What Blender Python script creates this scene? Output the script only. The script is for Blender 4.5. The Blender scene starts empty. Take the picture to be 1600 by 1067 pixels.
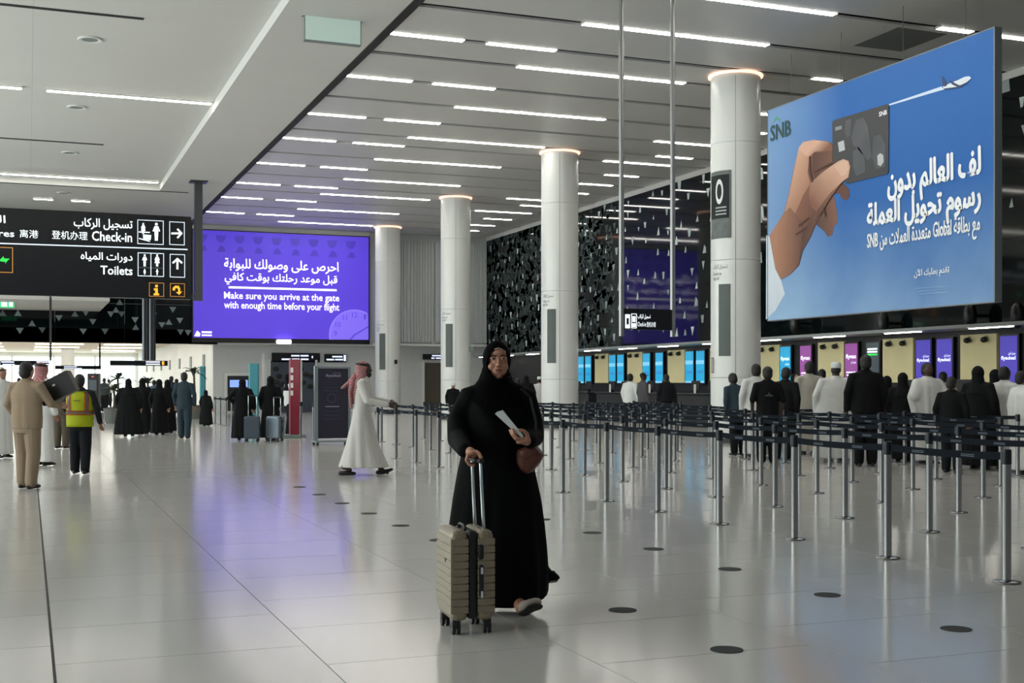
import bpy, bmesh, math, random
import numpy as np
from mathutils import Vector, Matrix
random.seed(7)
S = bpy.context.scene
COL = S.collection
# ------------------------------------------------------------------ camera
F, YAW, YC, CH = 1930.66, 0.37331, 599.4, 1.42     # focal length in pixels, heading, horizon row, eye height
cam = bpy.data.cameras.new('camera'); camo = bpy.data.objects.new('camera', cam); COL.objects.link(camo)
cam.sensor_width = 36; cam.lens = F / 1600 * 36; cam.shift_y = (YC - 533.5) / 1600
cam.clip_end = 400
camo.location = (0, 0, CH); camo.rotation_euler = (math.pi / 2, 0, -YAW)
S.camera = camo
# ------------------------------------------------------------------ world, daylight, exposure
S.view_settings.view_transform = 'Standard'; S.view_settings.look = 'None'
S.view_settings.exposure = 0.22; S.view_settings.gamma = 1.0; S.view_settings.use_curve_mapping = False
W = bpy.data.worlds.new('sky'); S.world = W; W.use_nodes = True
W.node_tree.nodes['Background'].inputs[0].default_value = (0.9, 0.96, 1.0, 1)
W.node_tree.nodes['Background'].inputs[1].default_value = 0.16
def area(name, loc, rot, sx, sy, power, col):
    l = bpy.data.lights.new(name, 'AREA'); l.shape = 'RECTANGLE'; l.size = sx; l.size_y = sy; l.energy = power; l.color = col
    o = bpy.data.objects.new(name, l); COL.objects.link(o); o.location = loc; o.rotation_euler = rot
    return o
# daylight coming through the glazed facade on the X- side of the hall
area('daylight_facade', (-13.6, 30, 5.2), (0, math.radians(-90), 0), 6.5, 56, 5200, (0.93, 1.0, 0.99))
STRIP = 21.0        # luminance of the linear ceiling lights
# ------------------------------------------------------------------ pixel -> place helpers
RV = Vector((math.cos(YAW), -math.sin(YAW), 0)); DV = Vector((math.sin(YAW), math.cos(YAW), 0))
def ray(x, y): return DV + RV * ((x - 800) / F) + Vector((0, 0, -(y - YC) / F))
def atz(x, y, z): q = ray(x, y); t = (z - CH) / q.z; return Vector((q.x * t, q.y * t, z))
def aty(x, y, Y): q = ray(x, y); t = Y / q.y; return Vector((q.x * t, Y, CH + q.z * t))
def atx(x, y, X): q = ray(x, y); t = X / q.x; return Vector((X, q.y * t, CH + q.z * t))
def atd(x, D): return DV * D + RV * ((x - 800) * D / F)
# ------------------------------------------------------------------ materials
def lin(h):
    h = h.lstrip('#'); r = []
    for i in (0, 2, 4):
        c = int(h[i:i+2], 16) / 255; r.append(c / 12.92 if c <= .04045 else ((c + .055) / 1.055) ** 2.4)
    return (*r, 1)
MATS = {}
def mat(name, col, rough=.5, metal=0, spec=.5, var=.06, scale=6, bump=0, bscale=60, emit=0, coat=0, alpha=None, rnd=0):
    if name in MATS: return MATS[name]
    m = bpy.data.materials.new(name); m.use_nodes = True; nt = m.node_tree; b = nt.nodes['Principled BSDF']
    c = lin(col) if isinstance(col, str) else col
    b.inputs['Roughness'].default_value = rough; b.inputs['Metallic'].default_value = metal
    b.inputs['Specular IOR Level'].default_value = spec; b.inputs['Coat Weight'].default_value = coat
    tc = nt.nodes.new('ShaderNodeTexCoord'); nz = nt.nodes.new('ShaderNodeTexNoise'); nz.inputs['Scale'].default_value = scale; nz.inputs['Detail'].default_value = 3
    nt.links.new(tc.outputs['Object'], nz.inputs['Vector'])
    mr = nt.nodes.new('ShaderNodeMapRange'); mr.inputs[3].default_value = 1 - var; mr.inputs[4].default_value = 1 + var
    nt.links.new(nz.outputs['Fac'], mr.inputs[0])
    fac = mr.outputs[0]
    if rnd:
        oi = nt.nodes.new('ShaderNodeObjectInfo'); m2 = nt.nodes.new('ShaderNodeMapRange'); m2.inputs[3].default_value = 1 - rnd; m2.inputs[4].default_value = 1 + rnd
        nt.links.new(oi.outputs['Random'], m2.inputs[0]); mm = nt.nodes.new('ShaderNodeMath'); mm.operation = 'MULTIPLY'
        nt.links.new(fac, mm.inputs[0]); nt.links.new(m2.outputs[0], mm.inputs[1]); fac = mm.outputs[0]
    mx = nt.nodes.new('ShaderNodeVectorMath'); mx.operation = 'SCALE'; mx.inputs[0].default_value = c[:3]
    nt.links.new(fac, mx.inputs['Scale'])
    nt.links.new(mx.outputs[0], b.inputs['Base Color'])
    if bump:
        n2 = nt.nodes.new('ShaderNodeTexNoise'); n2.inputs['Scale'].default_value = bscale; nt.links.new(tc.outputs['Object'], n2.inputs['Vector'])
        bp = nt.nodes.new('ShaderNodeBump'); bp.inputs['Strength'].default_value = bump; bp.inputs['Distance'].default_value = .01
        nt.links.new(n2.outputs['Fac'], bp.inputs['Height']); nt.links.new(bp.outputs[0], b.inputs['Normal'])
    if emit:
        nt.links.new(mx.outputs[0], b.inputs['Emission Color']); b.inputs['Emission Strength'].default_value = emit
    MATS[name] = m; return m
def emis(name, col, e):
    return mat(name, col, .4, emit=e, var=.02)
# ------------------------------------------------------------------ object helpers
def wm(o):
    M = o.matrix_basis.copy()
    if o.parent: M = wm(o.parent) @ o.matrix_parent_inverse @ M
    return M
def mesh_of(bm, smooth=False):
    me = bpy.data.meshes.new('mesh'); bm.normal_update(); bm.to_mesh(me); bm.free()
    if smooth: me.polygons.foreach_set('use_smooth', [True] * len(me.polygons))
    return me
def obj(name, geo, m, parent=None, local=False, smooth=False):
    if isinstance(geo, bmesh.types.BMesh): geo = mesh_of(geo, smooth)
    elif smooth: geo.polygons.foreach_set('use_smooth', [True] * len(geo.polygons))
    geo.name = name
    o = bpy.data.objects.new(name, geo); COL.objects.link(o)
    if m is not None and not geo.materials: geo.materials.append(m)
    if parent is not None:
        o.parent = parent
        if not local: o.matrix_parent_inverse = wm(parent).inverted()
    return o
def thing(name, label, cat, loc=(0, 0, 0), rz=0, group=None):
    o = bpy.data.objects.new(name, None); COL.objects.link(o); o.empty_display_size = .1
    o.location = loc; o.rotation_euler = (0, 0, rz); tag(o, label, cat, group); return o
def tag(o, label=None, cat=None, group=None, kind=None):
    if label: o['label'] = label
    if cat: o['category'] = cat
    if group: o['group'] = group
    if kind: o['kind'] = kind
    return o
def struct(name, geo, m, label=None):
    o = obj(name, geo, m); o['kind'] = 'structure'
    if label: o['label'] = label
    return o
def sempty(name, label=None):
    o = bpy.data.objects.new(name, None); COL.objects.link(o); o['kind'] = 'structure'
    if label: o['label'] = label
    return o
def dup(root, loc, rz=None, label=None, group=None):
    def cp(o, p):
        c = o.copy(); COL.objects.link(c); c.parent = p
        for ch in o.children: cp(ch, c)
        return c
    r = cp(root, None); r.location = loc
    if rz is not None: r.rotation_euler[2] = rz
    if label: r['label'] = label
    if group: r['group'] = group
    return r
def bmn(): return bmesh.new()
def bx(bm, x0, x1, y0, y1, z0, z1):
    v = [bm.verts.new(p) for p in ((x0,y0,z0),(x1,y0,z0),(x1,y1,z0),(x0,y1,z0),(x0,y0,z1),(x1,y0,z1),(x1,y1,z1),(x0,y1,z1))]
    for f in ((0,3,2,1),(4,5,6,7),(0,1,5,4),(1,2,6,5),(2,3,7,6),(3,0,4,7)): bm.faces.new([v[i] for i in f])
    return bm
def box(x0, x1, y0, y1, z0, z1): return bx(bmn(), x0, x1, y0, y1, z0, z1)
def rbox(x0, x1, y0, y1, z0, z1, r=.01, seg=2):
    bm = box(x0, x1, y0, y1, z0, z1)
    bmesh.ops.bevel(bm, geom=bm.edges[:], offset=r, segments=seg, affect='EDGES', profile=.5); return bm
def cyl(bm, c, r, z0, z1, n=20, r2=None):
    r2 = r if r2 is None else r2
    a = [bm.verts.new((c[0] + r * math.cos(2*math.pi*i/n), c[1] + r * math.sin(2*math.pi*i/n), z0)) for i in range(n)]
    b = [bm.verts.new((c[0] + r2 * math.cos(2*math.pi*i/n), c[1] + r2 * math.sin(2*math.pi*i/n), z1)) for i in range(n)]
    for i in range(n): bm.faces.new((a[i], a[(i+1) % n], b[(i+1) % n], b[i]))
    bm.faces.new(a[::-1]); bm.faces.new(b); return bm
def lathe(bm, prof, c=(0, 0), n=24):
    rings = [[bm.verts.new((c[0] + r * math.cos(2*math.pi*i/n), c[1] + r * math.sin(2*math.pi*i/n), z)) for i in range(n)] for r, z in prof]
    for a, b in zip(rings, rings[1:]):
        for i in range(n): bm.faces.new((a[i], a[(i+1) % n], b[(i+1) % n], b[i]))
    bm.faces.new(rings[0][::-1]); bm.faces.new(rings[-1]); return bm
def rod(bm, p, q, r, n=8):
    return chain(bm, [p, q], [r, r], n, flat=True)
def chain(bm, pts, rad, n=12, flat=False):
    """tapered tube through points; rad entries are r or (ra, rb)"""
    pts = [Vector(p) for p in pts]; rings = []
    P = []; R = []
    rr = [(r, r) if not isinstance(r, (tuple, list)) else tuple(r) for r in rad]
    if not flat:
        t0 = (pts[0] - pts[1]).normalized(); t1 = (pts[-1] - pts[-2]).normalized()
        m0 = min(rr[0]); m1 = min(rr[-1])
        P += [pts[0] + t0 * m0 * .95, pts[0] + t0 * m0 * .6]; R += [tuple(.3 * k for k in rr[0]), tuple(.8 * k for k in rr[0])]
    P += pts; R += rr
    if not flat:
        P += [pts[-1] + t1 * m1 * .6, pts[-1] + t1 * m1 * .95]; R += [tuple(.8 * k for k in rr[-1]), tuple(.3 * k for k in rr[-1])]
    ref = None
    for i, p in enumerate(P):
        t = (P[min(i + 1, len(P) - 1)] - P[max(i - 1, 0)]).normalized()
        if ref is None: ref = Vector((1, 0, 0)) if abs(t.x) < .8 else Vector((0, 0, 1))
        a = (ref - t * ref.dot(t)).normalized(); ref = a; b = t.cross(a)
        rings.append([bm.verts.new(p + a * R[i][0] * math.cos(2*math.pi*k/n) + b * R[i][1] * math.sin(2*math.pi*k/n)) for k in range(n)])
    for a, b in zip(rings, rings[1:]):
        for i in range(n): bm.faces.new((a[i], a[(i+1) % n], b[(i+1) % n], b[i]))
    bm.faces.new(rings[0][::-1]); bm.faces.new(rings[-1]); return bm
def loft(bm, rings, n=28):
    """horizontal rings (cx, cy, z, rx, ry)"""
    rs = [[bm.verts.new((cx + rx * math.cos(2*math.pi*k/n), cy + ry * math.sin(2*math.pi*k/n), z)) for k in range(n)] for cx, cy, z, rx, ry in rings]
    for a, b in zip(rs, rs[1:]):
        for i in range(n): bm.faces.new((a[i], a[(i+1) % n], b[(i+1) % n], b[i]))
    bm.faces.new(rs[0][::-1]); bm.faces.new(rs[-1]); bmesh.ops.recalc_face_normals(bm, faces=bm.faces[:]); return bm
def ell(bm, c, r, rot=None, sub=3):
    M = Matrix.Translation(Vector(c)) @ (rot.to_4x4() if rot else Matrix()) @ Matrix.Diagonal((*r, 1))
    bmesh.ops.create_icosphere(bm, subdivisions=sub, radius=1, matrix=M); return bm
def prism(bm, pts, off):
    """closed polygon (list of Vectors) extruded by vector off"""
    a = [bm.verts.new(p) for p in pts]; b = [bm.verts.new(p + off) for p in pts]; n = len(pts)
    bm.faces.new(a); bm.faces.new(b[::-1])
    for i in range(n): bm.faces.new((a[i], b[i], b[(i+1) % n], a[(i+1) % n]))
    bmesh.ops.recalc_face_normals(bm, faces=bm.faces[:]); return bm
WS = bpy.data.scenes.new('workbench')       # small side scene in which meshes are evaluated
def evaluate(o):
    WS.collection.objects.link(o); vl = WS.view_layers[0]
    with bpy.context.temp_override(scene=WS, view_layer=vl):
        dg = bpy.context.evaluated_depsgraph_get(); dg.update()
        return bpy.data.meshes.new_from_object(o.evaluated_get(dg), depsgraph=dg)
def remesh(bm, voxel, smooth=3, fold=None, dec=None):
    bmesh.ops.recalc_face_normals(bm, faces=bm.faces[:])
    me = bpy.data.meshes.new('t'); bm.to_mesh(me); bm.free()
    o = bpy.data.objects.new('t', me)
    r = o.modifiers.new('r', 'REMESH'); r.mode = 'VOXEL'; r.voxel_size = voxel
    if smooth: s = o.modifiers.new('s', 'SMOOTH'); s.iterations = smooth; s.factor = .5
    if dec: d = o.modifiers.new('d', 'DECIMATE'); d.ratio = dec
    out = evaluate(o)
    bpy.data.objects.remove(o); bpy.data.meshes.remove(me)
    if fold is not None:
        n = len(out.vertices); co = np.empty(n * 3, dtype=np.float32); out.vertices.foreach_get('co', co); co = co.reshape(-1, 3)
        co = fold(co); out.vertices.foreach_set('co', co.astype(np.float32).ravel()); out.update()
    out.polygons.foreach_set('use_smooth', [True] * len(out.polygons)); out.materials.clear()
    return out
# ------------------------------------------------------------------ planes that carry print, and lettering
class Pl:
    def __init__(s, O, u, v): s.O, s.u, s.v = Vector(O), Vector(u).normalized(), Vector(v).normalized(); s.n = s.u.cross(s.v)
    def ab(s, x, y):
        q = ray(x, y); C = Vector((0, 0, CH)); t = (s.O - C).dot(s.n) / q.dot(s.n); P = C + q * t - s.O
        return P.dot(s.u), P.dot(s.v)
    def pt(s, a, b, h=0): return s.O + s.u * a + s.v * b + s.n * h
    def px(s, x, y, h=0): return s.pt(*s.ab(x, y), h)
def yplane(Y): return Pl((0, Y, 0), (1, 0, 0), (0, 0, 1))          # faces the camera side (-Y)
def xplane(X): return Pl((X, 0, 0), (0, -1, 0), (0, 0, 1))         # faces -X
AR = {'خ':'ﺥﺦﺧﺨ','ذ':('ﺫ','ﺬ',0,0),'ز':('ﺯ','ﺰ',0,0),'ض':'ﺽﺾﺿﻀ','ث':'ﺙﺚﺛﺜ','ظ':'ﻅﻆﻇﻈ','ا':('ﺍ','ﺎ',0,0),'أ':('ﺃ','ﺄ',0,0),'آ':('ﺁ','ﺂ',0,0),'ب':'ﺏﺐﺑﺒ','ة':('ﺓ','ﺔ',0,0),'ت':'ﺕﺖﺗﺘ','ج':'ﺝﺞﺟﺠ','ح':'ﺡﺢﺣﺤ','د':('ﺩ','ﺪ',0,0),'ر':('ﺭ','ﺮ',0,0),'س':'ﺱﺲﺳﺴ','ش':'ﺵﺶﺷﺸ','ص':'ﺹﺺﺻﺼ','ط':'ﻁﻂﻃﻄ','ع':'ﻉﻊﻋﻌ','غ':'ﻍﻎﻏﻐ','ف':'ﻑﻒﻓﻔ','ق':'ﻕﻖﻗﻘ','ك':'ﻙﻚﻛﻜ','ل':'ﻝﻞﻟﻠ','م':'ﻡﻢﻣﻤ','ن':'ﻥﻦﻧﻨ','ه':'ﻩﻪﻫﻬ','و':('ﻭ','ﻮ',0,0),'ى':('ﻯ','ﻰ',0,0),'ي':'ﻱﻲﻳﻴ'}
LA = {'ا':('ﻻ','ﻼ'),'أ':('ﻷ','ﻸ'),'آ':('ﻵ','ﻶ')}
def arab(w):
    """one Arabic word -> joined glyph forms in visual order"""
    out = []; i = 0; prev = False
    while i < len(w):
        c = w[i]
        if c == 'ل' and i + 1 < len(w) and w[i+1] in LA:
            out.append(LA[w[i+1]][1 if prev else 0]); prev = False; i += 2; continue
        f = AR[c]; nxt = i + 1 < len(w) and w[i+1] in AR; two = f[2] != 0
        out.append(f[(3 if prev else 2) if (nxt and two) else (1 if prev else 0)]); prev = two; i += 1
    return ''.join(out[::-1])
def arabic(line): return ' '.join(arab(w) if w[0] in AR else w for w in line.split()[::-1])
def text_verts(s, bold):
    c = bpy.data.curves.new('t', 'FONT'); c.body = s; c.offset = bold; c.resolution_u = 2; c.size = 1
    o = bpy.data.objects.new('t', c); me = evaluate(o)
    bpy.data.objects.remove(o); bpy.data.curves.remove(c); me.materials.clear(); return me
def put(pl, s, x0, y0, x1, y1, m, parent, h=.012, bold=.012, name='lettering', thick=0):
    me = text_verts(s, bold); n = len(me.vertices); co = np.empty(n * 3, dtype=np.float32); me.vertices.foreach_get('co', co); co = co.reshape(-1, 3)
    lo, hi = co.min(0), co.max(0); ym, xm = (y0 + y1) / 2, (x0 + x1) / 2
    a0, a1 = pl.ab(x0, ym)[0], pl.ab(x1, ym)[0]; b1, b0 = pl.ab(xm, y0)[1], pl.ab(xm, y1)[1]
    A = a0 + (co[:, 0] - lo[0]) / max(hi[0] - lo[0], 1e-6) * (a1 - a0); B = b0 + (co[:, 1] - lo[1]) / max(hi[1] - lo[1], 1e-6) * (b1 - b0)
    O, u, v, nn = (np.array(k) for k in (pl.O + pl.n * h, pl.u, pl.v, pl.n))
    me.vertices.foreach_set('co', (O + A[:, None] * u + B[:, None] * v).astype(np.float32).ravel()); me.update()
    if thick:            # heavier strokes: the same letters again, shifted a hair sideways and up
        b = bmn()
        for k, (da, db) in enumerate(((0, 0), (thick, 0), (-thick, 0), (0, thick), (0, -thick))):
            n0 = len(b.verts); b.from_mesh(me); b.verts.ensure_lookup_table()
            sh = pl.u * da + pl.v * db + pl.n * .0008 * k
            for v in b.verts[n0:]: v.co += sh
        b.to_mesh(me); b.free()
    return obj(name, me, m, parent)
def gradmat(name, pl, c0, c1, p0, p1, var=.1):
    """printed colour running from c0 at pixel p0 to c1 at pixel p1 of a plane"""
    m = mat(name, c0, .6, var=var, scale=2); nt = m.node_tree; A, B = pl.px(*p0), pl.px(*p1); d = B - A
    geo = nt.nodes.new('ShaderNodeNewGeometry'); vs = nt.nodes.new('ShaderNodeVectorMath'); vs.operation = 'SUBTRACT'; vs.inputs[1].default_value = A
    dt = nt.nodes.new('ShaderNodeVectorMath'); dt.operation = 'DOT_PRODUCT'; dt.inputs[1].default_value = d / d.length_squared
    nt.links.new(geo.outputs['Position'], vs.inputs[0]); nt.links.new(vs.outputs[0], dt.inputs[0])
    cr = nt.nodes.new('ShaderNodeMix'); cr.data_type = 'RGBA'; cr.inputs[6].default_value = lin(c0); cr.inputs[7].default_value = lin(c1); cr.clamp_factor = True
    nt.links.new(dt.outputs['Value'], cr.inputs[0])
    sc = [n for n in nt.nodes if n.type == 'VECT_MATH' and n.operation == 'SCALE'][0]; nt.links.new(cr.outputs[2], sc.inputs[0]); return m
def poly(pl, pts, m, parent, h=.01, t=.004, name='print'):
    return obj(name, prism(bmn(), [pl.px(x, y, h) for x, y in pts], -pl.n * t), m, parent)
def rectp(pl, x0, y0, x1, y1, m, parent, h=.01, t=.004, name='print'):
    a0, b1 = pl.ab(x0, y0); a1, b0 = pl.ab(x1, y1)
    return obj(name, prism(bmn(), [pl.pt(a, b, h) for a, b in ((a0,b0),(a1,b0),(a1,b1),(a0,b1))], -pl.n * t), m, parent)
def frame(pl, x0, y0, x1, y1, w, m, parent, h=.012, t=.004, name='frame'):
    """rectangular outline, w = line width in metres"""
    a0, b1 = pl.ab(x0, (y0 + y1) / 2)[0], pl.ab((x0 + x1) / 2, y0)[1]; a1, b0 = pl.ab(x1, (y0 + y1) / 2)[0], pl.ab((x0 + x1) / 2, y1)[1]
    bm = bmn()
    for A0, B0, A1, B1 in ((a0,b0,a1,b0+w),(a0,b1-w,a1,b1),(a0,b0+w,a0+w,b1-w),(a1-w,b0+w,a1,b1-w)):
        prism(bm, [pl.pt(A0,B0,h), pl.pt(A1,B0,h), pl.pt(A1,B1,h), pl.pt(A0,B1,h)], -pl.n * t)
    return obj(name, bm, m, parent)
# ================================================================== SETTING
H = 8.9
M_tile = mat('polished_tile', '#c2c0bc', .135, spec=.55, var=.035, scale=.9, bump=.012, bscale=3.0, rnd=.025)
M_grout = mat('tile_joint', '#55554f', .7)
M_panel = mat('ceiling_metal', '#c9c9c5', .42, spec=.4, var=.02, rnd=.02)
M_gyp = mat('gypsum', '#cfcfca', .75, var=.03, scale=.6)
M_dark = mat('groove_dark', '#0d0e0f', .7)
M_black = mat('black_coated', '#08090b', .35)
M_white = mat('white_paint', '#d8dad6', .5, var=.02)
M_glass = mat('black_glass', '#0b1112', .05, spec=.3, var=.2, scale=.4)
M_frit = mat('frit_pale', '#a9b8b4', .5, rnd=.35)
M_frit2 = mat('frit_dim', '#3a4645', .7, spec=.2, var=.7, scale=1.2)
M_frit3 = mat('frit_mid', '#6c7a7c', .6, rnd=.4)
M_steel = mat('brushed_steel', '#c4c6c6', .22, metal=1, var=.04, scale=40)
M_strip = emis('lamp_diffuser', '#fffaf0', STRIP)
M_grey = mat('grey_panel', '#7d8784', .55)
M_cream = mat('cream_laminate', '#d9cf9d', .6, var=.03)
M_char = mat('charcoal', '#14181a', .5)
M_pole = mat('grey_pole', '#4b4d50', .4, metal=.5)
# ---- floor: the nearest tiles are pieces of their own, the slab carries the rest
fl = sempty('floor', 'polished pale grey tiled floor')
TX0, TW, TL = -1.165, 1.285, .98
slab = bmn()
bx(slab, -14, 23.4, -6, 106, -.30, -.012)
obj('grout_bed', slab, M_grout, fl)
rest = bmn(); g = .006
for a in ((-14, TX0 - g, -6, 106), (TX0 + 10 * TW + g, 23.4, -6, 106), (TX0, TX0 + 10 * TW, -6, 4.2), (TX0, TX0 + 10 * TW, 4.2 + 29.5 * TL + g, 106)):
    bx(rest, *a, -.012, 0)
m_far = M_tile.copy(); m_far.name = 'polished_tile_far'; nt = m_far.node_tree
br = nt.nodes.new('ShaderNodeTexBrick'); tcn = nt.nodes.new('ShaderNodeTexCoord')
for k, v in (('Scale', 1.0), ('Brick Width', TW), ('Row Height', TL), ('Mortar Size', .006)): br.inputs[k].default_value = v
br.inputs['Color1'].default_value = br.inputs['Color2'].default_value = (1, 1, 1, 1); br.inputs['Mortar'].default_value = (.45, .45, .43, 1)
nt.links.new(tcn.outputs['Object'], br.inputs['Vector'])
pb = nt.nodes['Principled BSDF']; src = pb.inputs['Base Color'].links[0].from_socket
mm = nt.nodes.new('ShaderNodeMix'); mm.data_type = 'RGBA'; mm.blend_type = 'MULTIPLY'; mm.inputs[0].default_value = 1
nt.links.new(src, mm.inputs[6]); nt.links.new(br.outputs['Color'], mm.inputs[7]); nt.links.new(mm.outputs[2], pb.inputs['Base Color'])
tag(obj('paving', rest, m_far, fl), kind='stuff')
tme = mesh_of(box(g / 2, TW - g / 2, g / 2, TL - g / 2, -.012, 0)); tme.materials.append(M_tile)
thalf = mesh_of(box(g / 2, TW - g / 2, g / 2, TL / 2 - g / 2, -.012, 0)); thalf.materials.append(M_tile)
for k in range(10):
    off = (k % 2) * TL / 2
    for j in range(29):
        o = obj('tile', tme, None, fl, local=True); o.location = (TX0 + k * TW, 4.2 + off + j * TL, 0)
    o = obj('tile', thalf, None, fl, local=True); o.location = (TX0 + k * TW, 4.2 + (29 * TL if k % 2 == 0 else 0), 0)
# wide dark movement joint
obj('movement_joint', box(.113, .128, 4.2, 34, -.002, .0008), M_dark, fl)
# ---- roof slab and ceilings
struct('ceiling_slab', box(-14, 23.6, -6, 61, 9.62, 9.9), M_dark)
LY = [3.0, 5.2, 7.4, 9.6, 11.8, 13.9, 16.2, 18.6, 20.92, 23.37, 25.48, 27.09, 29.38, 31.65, 33.87, 36.07, 37.5, 39.96, 42.08, 44.27, 46.5, 48.08, 50.28, 52.55, 54.85, 56.95, 59.5]
ce = sempty('ceiling', 'pale metal panel ceiling with dark open joints')
for a, b in zip(LY, LY[1:]):
    obj('ceiling_panel', box(7.2, 21.9, a + .12, b - .12, H, H + .05), M_panel, ce)
obj('joint_backing', box(7.0, 21.9, 2, 59.5, H + .12, H + .16), M_dark, ce)
obj('edge_channel', box(7.0, 7.19, -5, 59.5, H - .03, H + .12), M_dark, ce)
obj('ceiling_hatch', box(17.0, 18.3, 21.2, 22.7, H - .006, H), mat('hatch_grey', '#6d6f6e', .6), ce)
struct('ceiling_beam', box(4.75, 7.0, -6, 59.5, H, 9.62), M_gyp)
cl = sempty('ceiling_coffer', 'matt white gypsum ceiling over the concourse')
HL = 9.15
ys = [-6, 6, 13, 20, 27.2, 34.6, 41.9, 49.6]
for a, b in zip(ys, ys[1:]):
    for c, d in ((-14, -5), (-5, .1), (.1, 4.75)):
        obj('ceiling_board', box(c + .0015, d - .0015, a + .0015, b - .0015, HL, HL + .06), M_gyp, cl)
struct('ceiling_crossbeam', box(-14, 4.75, 49.6, 59.5, H, 9.62), M_gyp)
obj('shadow_gap', box(-14, 5.85, 49.62, 49.74, H - .012, H + .002), M_dark, cl)
for x, y, x0 in ((224.7, 29.3, -6), (162, 226, -6)):
    p = atz(x, y, HL); obj('air_slot', box(x0, p.x, p.y - .07, p.y + .07, HL - .012, HL + .01), M_dark, cl)
# recessed speakers in the coffer
for i, (x, y) in enumerate(((141, 61), (120, 167), (109, 238), (100, 301))):
    p = atz(x, y, HL if i < 3 else H); z = p.z
    t = thing('ceiling_speaker', ['round white ceiling speaker between the long dark air slot and the lit strip', 'round white ceiling speaker just beyond the lit ceiling strip', 'round white ceiling speaker beyond the short air slot', 'round white ceiling speaker in the lower soffit by two short strips'][i], 'speaker', (p.x, p.y, z))
    obj('rim', lathe(bmn(), [(.16, 0), (.26, 0), (.27, -.02), (.25, -.035), (.2, -.03), (.16, -.015)], n=24), M_white, t, local=True)
    obj('grille', cyl(bmn(), (0, 0), .2, -.02, -.01, 24), M_grey, t, local=True)
# ---- linear lights in the joints
def linear_light(x0, x1, y, z, label, group, w=None):
    if w is None: w = .085
    if abs(z - H) > .01 or y > 50 and x1 < 4 or y > 60: z = z - .052
    t = thing('linear_light', label, 'ceiling light', ((x0 + x1) / 2, y, z), 0, group)
    L = (x1 - x0) / 2
    bm = bmn(); bx(bm, -L - .02, L + .02, -w - .012, -w, -.004, .05); bx(bm, -L - .02, L + .02, w, w + .012, -.004, .05); bx(bm, -L - .02, -L, -w, w, -.004, .05); bx(bm, L, L + .02, -w, w, -.004, .05)
    obj('housing', bm, M_white, t, local=True)
    obj('diffuser', box(-L, L, -w, w, -.012, .03), M_strip, t, local=True)
A = [25.48, 29.38, 33.87, 37.5, 42.08, 46.5, 50.28, 54.85]; B = [20.92, 23.37, 27.09, 31.65, 36.07, 39.96, 44.27, 48.08, 52.55, 56.95]
for i, y in enumerate(A):
    for x0, x1 in ((7.22, 8.84), (9.4, 11.03)):
        linear_light(x0, x1, y, H, 'short linear light in the metal ceiling, paired end to end by the beam', 'short paired ceiling strips')
    linear_light(*((17.9, 18.7) if i == 0 else (18.68, 19.2) if i == 1 else (18.0, 20.6) if i % 2 == 1 or i in (2, 6) else (19.2, 20.55)), y, H, 'linear light in the metal ceiling close to the black glass wall', 'ceiling strips near the glass wall')
for i, y in enumerate(B):
    linear_light(10.75, 15.22, y, H, 'long linear light in the metal ceiling next to the column row', 'long ceiling strips')
    for x0, x1 in (((17.84, 18.69), (19.32, 20.5)) if i == 0 else ((19.23, 20.55),)):
        linear_light(x0, x1, y, H, 'linear light in the metal ceiling close to the black glass wall', 'ceiling strips near the glass wall')
for y in (9.6, 11.8, 13.9, 16.2, 18.6):
    linear_light(10.75, 15.22, y, H, 'long linear light in the metal ceiling next to the column row', 'long ceiling strips')
yl = atz(200, 150, HL).y
linear_light(.47, 4.68, 34.6, HL, 'long linear light in the gypsum coffer above the walkway', None)
linear_light(-4.5, -.16, 34.6, HL, 'linear light in the gypsum coffer, in line with the long one', None)
linear_light(-4.0, 4.62, 48.9, HL, 'long linear light at the far end of the gypsum coffer', None)
linear_light(.21, .93, 53.25, H, 'very short linear light in the soffit beyond the coffer', 'two short soffit strips')
linear_light(1.64, 2.35, 53.25, H, 'very short linear light in the soffit beyond the coffer', 'two short soffit strips')
for y in (20,): linear_light(-4.5, 4.68, y, HL, 'long linear light in the gypsum coffer nearer the entrance', 'coffer strips by the entrance')
# ---- check-in wall : black glass with pale triangles
WX = 21.9
wr = sempty('wall_right', 'tall glossy black glass wall with pale triangles')
zz = [2.86, 4.9, 6.9, 8.9]
yy = [14 + i * 3.25 for i in range(15)] 
for i in range(14):
    y0, y1 = yy[i], min(yy[i + 1], 59.5)
    for z0, z1 in zip(zz, zz[1:]):
        obj('glass_panel', box(WX, WX + .06, y0 + .004, y1 - .004, z0 + .004, z1 - .004), M_glass, wr)
obj('wall_core', box(WX + .07, WX + .4, 12, 59.8, 2.86, 9.6), M_dark, wr)
obj('top_trim', box(WX - .03, WX + .02, 12, 59.5, 8.72, 8.9), M_panel, wr)
def tri_mesh(k):
    sh = [[(-.26, -.26), (.26, -.26), (.06, .26)], [(-.26, .26), (.26, .26), (.0, -.26)], [(-.26, -.26), (.24, -.26), (.2, .1), (-.04, .28)], [(-.24, .26), (.26, .26), (.16, -.24), (-.1, -.26)]][k]
    me = mesh_of(prism(bmn(), [Vector((0, -a, b)) for a, b in sh], Vector((.012, 0, 0)))); me.materials.append(M_frit); return me
tris = [tri_mesh(k) for k in range(4)]
rnd = random.Random(11)
bigs = [(1568, 130), (1215, 520 - 60), (1187, 270), (1190, 210), (1188, 330), (1185, 400)]
n = 0
spots = []
tries = 0
while n < 230 and tries < 6000:
    tries += 1
    y = rnd.uniform(34.5, 59.2) if rnd.random() < .92 else rnd.uniform(21, 34.5); z = rnd.uniform(3.2, 8.6)
    if y > 44 and z > 7.6 and rnd.random() < .5: continue
    if any(abs(y - a) < .5 and abs(z - b) < .45 for a, b in spots): continue
    spots.append((y, z)); n += 1
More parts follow.
